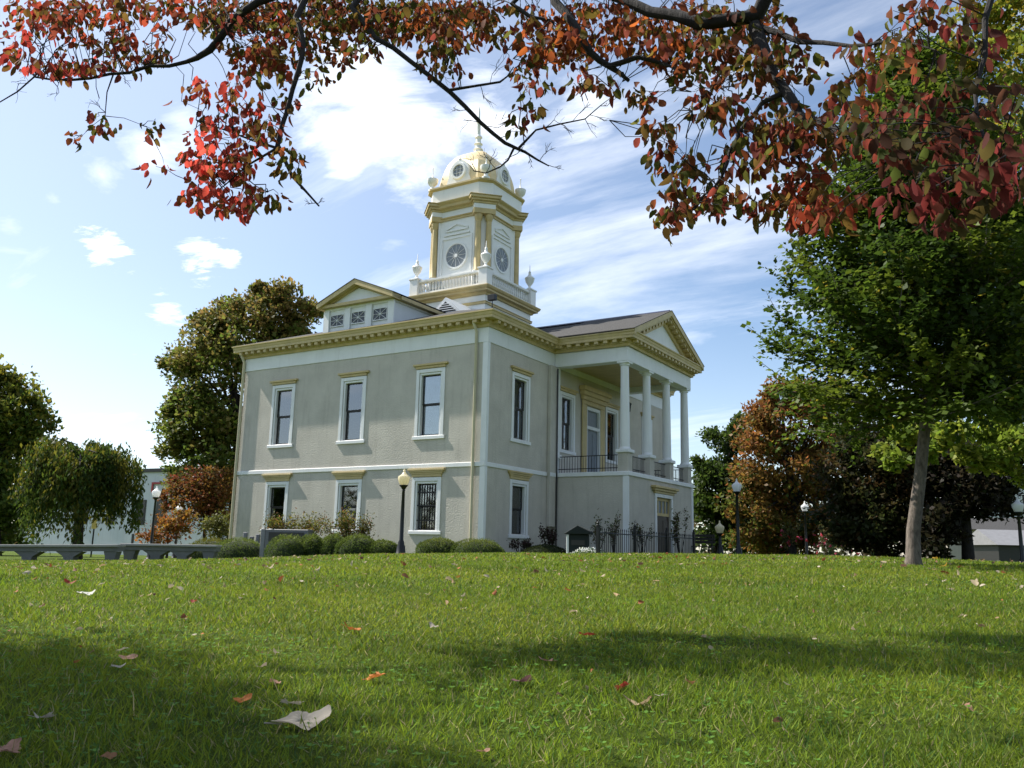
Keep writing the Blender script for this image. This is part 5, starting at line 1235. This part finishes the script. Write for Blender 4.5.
# stone sign block, small grey stones
q = U(289, 529.5, 30.2); z0 = gz(q[0], q[1]) - 0.05
o = empty('stone_sign', (q[0], q[1], z0), 'dark stone sign block with pale left end behind the clipped shrubs', 'sign', rz=rad(-22))
hh = q[2] - z0
b = MB(); b.box(-0.86, 0.90, -0.16, 0.16, 0, hh); b.build('slab', M['stone'], o, bevel=0.015)
b = MB(); b.box(-1.04, -0.863, -0.17, 0.17, 0, hh + 0.01); b.build('end_block', M['stone_light'], o, bevel=0.012)
b = MB(); b.box(-0.70, 0.74, -0.172, -0.163, hh - 0.42, hh - 0.10); b.build('inset_panel', M['sash'], o)
q = U(253, 531, 31.6); z0 = gz(q[0], q[1]) - 0.05
o = empty('utility_meter', (q[0], q[1], z0), 'grey utility meters on short posts beside the wall at the left end', 'utility meter')
hh = q[2] - z0
for i, (x, h_) in enumerate(((-0.26, 0.95), (-0.02, 0.82), (0.2, 0.9))):
    b = MB(); b.box(x - 0.07, x + 0.07, -0.06, 0.06, hh * h_ - 0.34, hh * h_); b.build('meter_box', M['stone_light'] if i != 1 else M['stone'], o, bevel=0.02)
    b = MB(); b.tube([(x, 0, 0), (x, 0, hh * h_ - 0.342)], [0.025, 0.025], 8); b.build('post', M['stone'], o)

# ------------------------------------------------------------------ iron fence before the portico
def iron_fence():
    a_f = -5.05
    pts = [(a_f, -1.25), (a_f, 7.2)]
    z0 = 0.5
    p0 = BW(*pts[0]); o = empty('iron_fence', (p0[0], p0[1], 0.0), 'black wrought iron fence with pointed pickets around the portico roses', 'fence', rz=BROT)
    def lc(a, b): return (-(a - a_f), b - pts[0][1])
    ztop = 1.50
    r = MB()
    runs = [(pts[0], pts[1])]
    for p, q in runs:
        p, q = np.array(p), np.array(q); ln = np.linalg.norm(q - p)
        for z in (0.62, 1.36): r.tube([(*lc(*p), z), (*lc(*q), z)], [0.018, 0.018], 6)
    r.build('rail', M['iron'], o)
    k = 0
    for p, q in runs:
        p, q = np.array(p), np.array(q); ln = np.linalg.norm(q - p); n = int(ln / 0.15)
        for i in range(1, n):
            c = lc(*(p + (q - p) * i / n)); b = MB(); b.tube([(*c, 0.45), (*c, 1.44), (*c, 1.47), (*c, 1.53)], [0.011, 0.011, 0.02, 0.001], 5); b.build('picket', M['iron'], o); k += 1
    for c in ((a_f, -1.25), (a_f, 1.55), (a_f, 4.4), (a_f, 7.2)):
        x, y = lc(*c); b = MB(); b.box(x - 0.045, x + 0.045, y - 0.045, y + 0.045, 0.3, 1.56); b.lathe((x, y, 1.56), [(0.06, 0), (0.065, 0.03), (0.03, 0.06), (0.05, 0.10), (0.0, 0.15)], 8); b.build('post', M['iron'], o)
iron_fence()

# dark green gabled box on white side panel
q = U(579, 527.5, 28.0); z0 = gz(q[0], q[1]) - 0.05; hh = q[2] - z0
o = empty('information_kiosk', (q[0], q[1], z0), 'dark green gabled box with a white end panel left of the iron fence', 'kiosk', rz=rad(-14))
b = MB(); b.box(-0.28, 0.30, -0.25, 0.25, 0.0, hh - 0.22); b.build('cabinet', M['green'], o, bevel=0.015)
b = MB(); b.box(-0.36, -0.283, -0.26, 0.26, 0.0, hh - 0.24); b.build('end_panel', M['white'], o, bevel=0.01)
b = MB(); b.prism([(-0.44, -0.34, hh - 0.215), (0.0, -0.34, hh + 0.06), (0.40, -0.34, hh - 0.12), (0.40, -0.34, hh - 0.215)], (0, 0.68, 0)); b.build('roof', M['green'], o, bevel=0.01)
b = MB(); b.box(-0.2, 0.22, -0.262, -0.253, 0.35, hh - 0.4); b.build('notice_board', M['sash'], o)
# picnic bench at the corner of the portico
q = U(697, 549, 39); z0 = gz(q[0], q[1]) + 0.02
o = empty('park_bench', (q[0], q[1], z0), 'dark slatted bench beyond the far portico corner', 'bench', rz=rad(-30))
b = MB()
for y in (-0.2, -0.05, 0.1): b.box(-0.75, 0.75, y - 0.06, y + 0.06, 0.42, 0.46)
b.build('seat', M['sash'], o)
b = MB()
for z in (0.58, 0.72, 0.86): b.box(-0.75, 0.75, 0.20, 0.24, z, z + 0.11)
b.build('backrest', M['sash'], o)
for x in (-0.6, 0.6):
    b = MB(); b.box(x - 0.03, x + 0.03, -0.24, -0.18, 0, 0.42); b.box(x - 0.03, x + 0.03, 0.24, 0.30, 0, 0.97); b.box(x - 0.03, x + 0.03, -0.18, 0.24, 0.36, 0.418); b.build('leg', M['iron'], o)
# small yellow street sign far left
q = U(94.5, 524, 46); z0 = gz(q[0], q[1])
o = empty('street_sign', (q[0], q[1], z0), 'small yellow sign on a thin post beneath the weeping tree', 'sign')
b = MB(); b.tube([(0, 0, 0), (0, 0, q[2] - z0 + 0.2)], [0.04, 0.04], 8); b.build('post', M['iron'], o)
b = MB(); b.box(-0.12, 0.12, -0.06, -0.042, q[2] - z0 - 0.25, q[2] - z0 + 0.22); b.build('plate', M['yellow'], o)

# ------------------------------------------------------------------ background buildings
def bg_left():
    d = 74
    pL, pR = U(20, 560, d + 6), U(216, 560, d - 4)
    ang = math.atan2(pR[1] - pL[1], pR[0] - pL[0]); ln = np.hypot(*(pR - pL)[:2])
    o = empty('commercial_building', (pL[0], pL[1], 0), 'pale two-storey commercial building far behind the weeping tree', 'building', rz=ang)
    zt = U(120, 472, d)[2]; zb = -1.5
    b = MB(); b.box(0, ln, 0, 14, zb, zt); b.build('wall', M['bgwhite'], o)
    b = MB(); b.box(-0.2, ln + 0.2, -0.15, 14, zt + 0.003, zt + 0.3); b.build('parapet', M['sash'], o)
    k = ln / 196.0
    for (x0, x1, y0, y1) in ((137, 147, 500, 525), (157, 167, 500, 525), (108, 117, 500, 525), (80, 89, 500, 525)):
        z1, z0 = U(142, y0, d)[2], U(142, y1, d)[2]
        b = MB(); b.box((x0 - 20) * k, (x1 - 20) * k, -0.04, -0.004, z0, z1); w_ = b.build('window', M['sash'], o)
        b = MB(); b.box((x0 - 20) * k + 0.12, (x1 - 20) * k - 0.12, -0.05, -0.043, z0 + 0.12, z1 - 0.12); b.build('pane', M['shadeglass'], w_)
    z1, z0 = U(158, 483, d)[2], U(158, 493, d)[2]
    f = MB(); f.box((151 - 20) * k, (168 - 20) * k, -0.12, -0.05, z1 - 0.16, z1); f.box((151 - 20) * k, (152.5 - 20) * k, -0.12, -0.05, z0, z1 - 0.163); f.build('sign_frame', M['red'], o)
    b = MB(); b.box((136 - 20) * k, (138 - 20) * k, -0.05, -0.004, -0.5, U(137, 534, d)[2]); b.build('door', M['sash'], o)
bg_left()
def house(label, px0, px1, ytop, yroof, d, wallm, dep=8, wins=()):
    pL, pR = U(px0, 560, d), U(px1, 560, d); ln = pR[0] - pL[0]
    o = empty('house', (pL[0], pL[1], 0), label, 'house')
    zt = U((px0 + px1) / 2, ytop, d)[2]; zr = U((px0 + px1) / 2, yroof, d)[2]
    b = MB(); b.box(0, ln, 0, dep, -1.2, zt); b.build('wall', M[wallm], o)
    b = MB(); b.prism([(-0.4, -0.5, zt + 0.005), (-0.4, dep / 2, zr), (-0.4, dep + 0.5, zt + 0.005)], (ln + 0.8, 0, 0)); b.build('roof', M['roof'], o)
    for (f0, f1, g0, g1) in wins:
        b = MB(); b.box(ln * f0, ln * f1, -0.06, -0.004, zt * g0 - 0.4, zt * g1); w_ = b.build('window', M['white'], o)
        b = MB(); b.box(ln * f0 + 0.1, ln * f1 - 0.1, -0.075, -0.063, zt * g0 - 0.3, zt * g1 - 0.1); b.build('pane', M['shadeglass'], w_)
    return o
house('tan house with grey roof partly hidden behind the dark trees on the right', 950, 1130, 531, 516, 62, 'bgtan', wins=((0.08, 0.16, 0.3, 0.85), (0.24, 0.32, 0.3, 0.85), (0.5, 0.58, 0.3, 0.85)))
house('pale two-storey house far behind the right lamp post', 985, 1150, 482, 462, 85, 'bgwhite', wins=((0.1, 0.16, 0.55, 0.85), (0.25, 0.31, 0.55, 0.85), (0.4, 0.46, 0.55, 0.85)))
q = MB(); p = U(1000, 562, 52); g0 = gz(p[0], p[1])
o = empty('garden_shed', (p[0], p[1], g0 - 0.4), 'low grey shed with dark open front behind the right lamp post', 'shed')
zt = U(1000, 545, 52)[2] - g0 + 0.4
b = MB(); b.box(0, 6, 0.05, 3.5, 0, zt); b.build('wall', M['sash'], o)
b = MB(); b.prism([(-0.3, -0.4, zt + 0.004), (-0.3, 1.7, zt + 0.95), (-0.3, 3.9, zt + 0.004)], (6.6, 0, 0)); b.build('roof', M['stone_light'], o)

# ------------------------------------------------------------------ fallen leaves on the lawn
def fallen(label, px, py, size, col, kind='curl', rz=None, tilt=None):
    # intersect the line of sight with the lawn
    lo, hi = 1.2, 26.0
    for _ in range(50):
        m = (lo + hi) / 2; p = U(px, py, m)
        if p[2] > gz(p[0], p[1]) + 0.02: lo = m
        else: hi = m
    p = U(px, py, lo); s = size / FPX * lo
    a0 = rng.random() * 6.28 if rz is None else rz
    nr, nk = 6, 48; th = np.linspace(0, 2 * math.pi, nk, endpoint=False)
    if kind == 'lobed':
        rim = 0.31 + 0.14 * np.maximum(0, np.cos(th * 2.5)) ** 1.5 * np.where(np.cos(th) < -0.85, 0.2, 1.0) + 0.03 * np.cos(th * 17 + rng.random() * 6) + 0.10 * (np.cos(th) > 0.75)
    else:
        rim = 0.5 * np.abs(np.cos(th)) ** 6 + 0.27 * (1 - np.abs(np.cos(th)) ** 6) + 0.012 * np.cos(th * 13 + rng.random() * 6)
        rim = np.where(np.cos(th) < 0, rim * 0.94, rim)
    ca, cb_ = rng.random() * 3.1, 0.5 + 0.7 * rng.random(); ph = rng.random(4) * 6.28
    vs = []; fs = []
    for i in range(nr):
        q = (i + 0.35) / (nr - 0.65)
        for k in range(nk):
            x, y = rim[k] * q * math.cos(th[k]), rim[k] * q * math.sin(th[k])
            w_ = x * math.sin(ca) + y * math.cos(ca)
            z = cb_ * w_ * w_ * 0.9 + 0.25 * (x - 0.1) ** 2 - 0.012 * math.exp(-(y / 0.04) ** 2) + 0.022 * math.sin(11 * x + ph[0]) * math.sin(13 * y + ph[1]) + 0.05 * q * q * math.sin(3 * th[k] + ph[2])
            vs.append((x * s, y * s, z * s))
    fs = [tuple(range(nk))] + [(i * nk + k, i * nk + (k + 1) % nk, (i + 1) * nk + (k + 1) % nk, (i + 1) * nk + k) for i in range(nr - 1) for k in range(nk)]
    b0 = len(vs); st = s * 0.013
    for x, z in ((-0.30, 0.0), (-0.58, 0.06)):
        vs += [(x * s, -st, z * s), (x * s, st, z * s), (x * s, 0, z * s + st * 1.6)]
    fs += [(b0, b0 + 1, b0 + 4, b0 + 3), (b0 + 1, b0 + 2, b0 + 5, b0 + 4), (b0 + 2, b0, b0 + 3, b0 + 5)]
    me = bpy.data.meshes.new('fallen_leaf'); me.from_pydata(vs, [], fs); me.shade_smooth()
    at = me.attributes.new('leaf_colour', 'FLOAT_COLOR', 'POINT')
    for k, v in enumerate(vs):
        j = 0.8 + 0.4 * rng.random(); at.data[k].color = (col[0] * j, col[1] * j, col[2] * j, 1)
    me.materials.append(M['dryleaf'])
    o = bpy.data.objects.new('fallen_leaf', me); COL.objects.link(o); o.location = (p[0], p[1], p[2] + 0.002)
    o.rotation_euler = (rng.normal() * 0.22 + 0.22, rng.normal() * 0.18, a0)
    if tilt: o.rotation_euler = (tilt[0], tilt[1], a0)
    tag(o, label, 'fallen leaf', 'fallen leaves scattered on the lawn')
PALE, ORG, RED, PUR, TAN, PINK = (0.40, 0.35, 0.28), (0.44, 0.15, 0.04), (0.28, 0.045, 0.03), (0.16, 0.08, 0.08), (0.36, 0.27, 0.16), (0.34, 0.19, 0.13)
fallen('largest pale dry leaf lying curled in the shaded grass', 301, 722, 58, PALE, 'curl', 0.25, (0.30, -0.12))
fallen('pale grey leaf just behind the largest pale leaf', 292, 704, 26, PALE, 'lobed', 2.6, (0.3, 0.1))
fallen('dusty pink leaf behind the pale curled leaves', 275, 683, 22, PINK, 'curl', 2.0)
fallen('brown leaf behind the dusty pink leaf', 262, 667, 16, TAN)
fallen('orange-red leaf left of the largest pale leaf', 243, 700, 18, ORG, 'curl', 0.2)
fallen('rust orange crumpled leaf at the edge of the foreground shade', 374, 678, 24, ORG, 'lobed')
fallen('purplish curled leaf lying in the middle of the lawn', 521, 682, 24, PUR, 'curl', 2.6)
fallen('pinkish orange leaf behind the purplish leaf', 547, 661, 18, PINK, 'lobed')
fallen('dark red leaf upright in sunlit grass beyond the others', 587, 635, 18, RED, 'curl', 2.5)
fallen('red-brown leaf above the tan leaf on the right of the lawn centre', 622, 687, 22, RED, 'lobed')
fallen('large tan leaf just below the red-brown leaf', 636, 704, 28, TAN, 'curl', 2.8)
fallen('small white leaf to the right of the red-brown leaf', 661, 696, 12, PALE)
fallen('flat orange leaf far up the sunny lawn', 351, 629, 18, ORG, 'curl', 0.1)
fallen('tan-orange leaf at the left edge of the tree shade', 128, 658, 18, PINK, 'curl', 0.1)
fallen('crumpled beige leaf just behind the tan-orange leaf', 122, 650, 14, PALE)
fallen('pale leaf lying beside the tan-orange leaf', 118, 667, 14, PALE, 'curl', 0.6)
fallen('grey-white leaf in the dark shade at the lower left', 42, 718, 24, PALE, 'lobed')
fallen('pale orange leaf at the bottom left corner', 4, 751, 34, PINK, 'lobed', 1.2)
fallen('bright white curled leaf far off on the left of the lawn', 88, 594, 13, (0.7, 0.68, 0.62), 'curl', 0.3)
fallen('small white leaf touching the bright white curled leaf', 79, 593, 9, (0.7, 0.68, 0.62))
fallen('pink leaf standing alone in the shade on the right', 967, 708, 14, PINK, 'lobed')
fallen('light tan leaf in the sunny grass right of centre', 706, 638, 14, TAN)
fallen('small brown leaf at the edge of the right shade band', 690, 683, 14, (0.28, 0.14, 0.07))
fallen('tiny red leaf far up the lawn on the left', 70, 583, 12, RED, 'curl', 0.1)
fallen('tiny dark red leaf beyond the clover on the left', 194, 602, 9, RED)
fallen('small peach leaf in sunny grass on the left', 202, 635, 9, ORG)
fallen('cream leaf in the grass just right of the flat orange leaf', 434, 627, 14, PALE)
fallen('small tan leaf at the bottom of the lawn centre', 483, 752, 14, PINK, 'curl', 0.2)
fallen('brown curled leaf at the bottom left of the shade', 108, 757, 16, (0.28, 0.14, 0.07))
fallen('golden leaf lying by the foot of the pale trunk', 935, 559, 9, (0.5, 0.3, 0.05))
fallen('golden leaf on the lawn right of the pale trunk', 944, 566, 8, (0.5, 0.3, 0.05))

# ------------------------------------------------------------------ sky
wd = bpy.data.worlds.new('World'); scene.world = wd; wd.use_nodes = True
nt = wd.node_tree; nt.nodes.clear()
out = nt.nodes.new('ShaderNodeOutputWorld'); bg = N(nt, 'ShaderNodeBackground', Strength=0.095)
sky = nt.nodes.new('ShaderNodeTexSky'); sky.sky_type = 'NISHITA'; sky.sun_disc = False
sky.sun_elevation = SUN_EL; sky.sun_rotation = SUN_AZ; sky.altitude = 300; sky.air_density = 1.0; sky.dust_density = 0.5; sky.ozone_density = 2.0
tc = N(nt, 'ShaderNodeTexCoord')
sep = N(nt, 'ShaderNodeSeparateXYZ'); L(nt, tc.outputs['Generated'], sep.inputs[0])
def math_(op, a, b=None, c=None):
    n = N(nt, 'ShaderNodeMath', operation=op)
    for i, v in enumerate((a, b, c)):
        if v is None: continue
        if isinstance(v, (int, float)): n.inputs[i].default_value = v
        else: L(nt, v, n.inputs[i])
    return n.outputs[0]
zc = math_('MAXIMUM', sep.outputs[2], 0.03)
zc = math_('ADD', zc, 0.12)
cu = math_('DIVIDE', sep.outputs[0], zc); cv = math_('DIVIDE', sep.outputs[1], zc)
comb = N(nt, 'ShaderNodeCombineXYZ'); L(nt, cu, comb.inputs[0]); L(nt, cv, comb.inputs[1])
def cloud_noise(rot, scale, loc, det, rough, sx, sy, dist=0.0):
    mp = N(nt, 'ShaderNodeMapping', vector_type='TEXTURE'); mp.inputs['Rotation'].default_value = (0, 0, rad(rot)); mp.inputs['Scale'].default_value = (sx, sy, 1); mp.inputs['Location'].default_value = (loc[0], loc[1], 0)
    L(nt, comb.outputs[0], mp.inputs[0])
    n = N(nt, 'ShaderNodeTexNoise', Scale=scale, Detail=det, Roughness=rough, Distortion=dist); L(nt, mp.outputs[0], n.inputs['Vector']); return n.outputs['Fac']
def mrange(v, a, b, c=0.0, d=1.0):
    n = N(nt, 'ShaderNodeMapRange'); n.interpolation_type = 'SMOOTHSTEP'
    for i, x in enumerate((a, b, c, d)): n.inputs[i + 1].default_value = x
    L(nt, v, n.inputs[0]); return n.outputs[0]
cirrus = mrange(cloud_noise(-36, 1.0, (3.1, 1.7), 10, 0.62, 2.1, 0.55, 0.35), 0.43, 0.76, 0, 0.60)
puffs = mrange(cloud_noise(-30, 2.3, (0.4, 5.2), 10, 0.58, 1.3, 0.8, 0.3), 0.56, 0.80, 0, 0.7)
# cloud banks standing in given parts of the sky, ragged by noise
ragged = cloud_noise(-20, 3.2, (7.7, 2.2), 9, 0.62, 1.2, 0.8, 0.4)
fine_ragged = cloud_noise(-15, 11.0, (1.7, 4.2), 8, 0.66, 1.4, 0.8, 0.4)
def bank(px, py, size, soft=0.35, rg=None):
    v = U(px, py, 1.0) - CAM; v = v / np.linalg.norm(v)
    vd = N(nt, 'ShaderNodeVectorMath', operation='DISTANCE'); L(nt, tc.outputs['Generated'], vd.inputs[0]); vd.inputs[1].default_value = tuple(v)
    k = math_('DIVIDE', vd.outputs['Value'], size)
    k = math_('SUBTRACT', 1.0, k)                  # 1 in the middle, 0 at the rim
    k = math_('MULTIPLY_ADD', math_('SUBTRACT', rg or ragged, 0.5), 3.0 if rg else 2.6, k)
    return mrange(k, 0.08, 0.14 + soft + 0.45)
def mx(a, b): return math_('MAXIMUM', a, b)
tot = cirrus
tot = mx(tot, math_('MULTIPLY', puffs, 0.75))
for px, py, s, f, rg in ((370, 105, 0.13, 0.45, None), (410, 130, 0.11, 0.5, None), (108, 248, 0.036, 0.45, fine_ragged), (205, 258, 0.036, 0.6, fine_ragged), (228, 262, 0.022, 0.6, fine_ragged), (345, 168, 0.05, 0.6, None), (480, 110, 0.08, 0.6, None), (590, 100, 0.07, 0.8, None), (10, 222, 0.06, 1.3, None), (55, 198, 0.055, 1.3, None), (100, 175, 0.055, 1.3, None), (145, 152, 0.055, 1.3, None), (185, 128, 0.06, 1.3, None), (255, 330, 0.04, 0.9, fine_ragged), (170, 310, 0.03, 0.9, fine_ragged)):
    tot = mx(tot, bank(px, py, s, f, rg))
# thin milky veil, thicker low down and towards the sun
vl = N(nt, 'ShaderNodeVectorMath', operation='DOT_PRODUCT'); L(nt, tc.outputs['Generated'], vl.inputs[0]); vl.inputs[1].default_value = tuple(SUN)
veil = mrange(vl.outputs['Value'], 0.22, 0.9, 0.0, 0.29)
low = mrange(sep.outputs[2], 0.0, 0.32, 0.24, 0.0)
tot = mx(tot, math_('ADD', math_('MULTIPLY', veil, 0.8), math_('MULTIPLY', low, 0.7)))
tot = math_('MINIMUM', tot, 0.96)
mixc = N(nt, 'ShaderNodeMixRGB'); L(nt, tot, mixc.inputs[0]); L(nt, sky.outputs[0], mixc.inputs[1]); mixc.inputs[2].default_value = (9.4, 9.6, 9.9, 1)
L(nt, mixc.outputs[0], bg.inputs[0]); L(nt, bg.outputs[0], out.inputs[0])

# ------------------------------------------------------------------ render settings
scene.render.engine = 'CYCLES'
scene.view_settings.view_transform = 'Standard'; scene.view_settings.look = 'None'; scene.view_settings.exposure = 0.85; scene.view_settings.gamma = 1.0
scene.cycles.max_bounces = 8; scene.cycles.transparent_max_bounces = 12; scene.cycles.diffuse_bounces = 3; scene.cycles.transmission_bounces = 4; scene.cycles.caustics_reflective = False; scene.cycles.caustics_refractive = False
scene.cycles.use_denoising = True
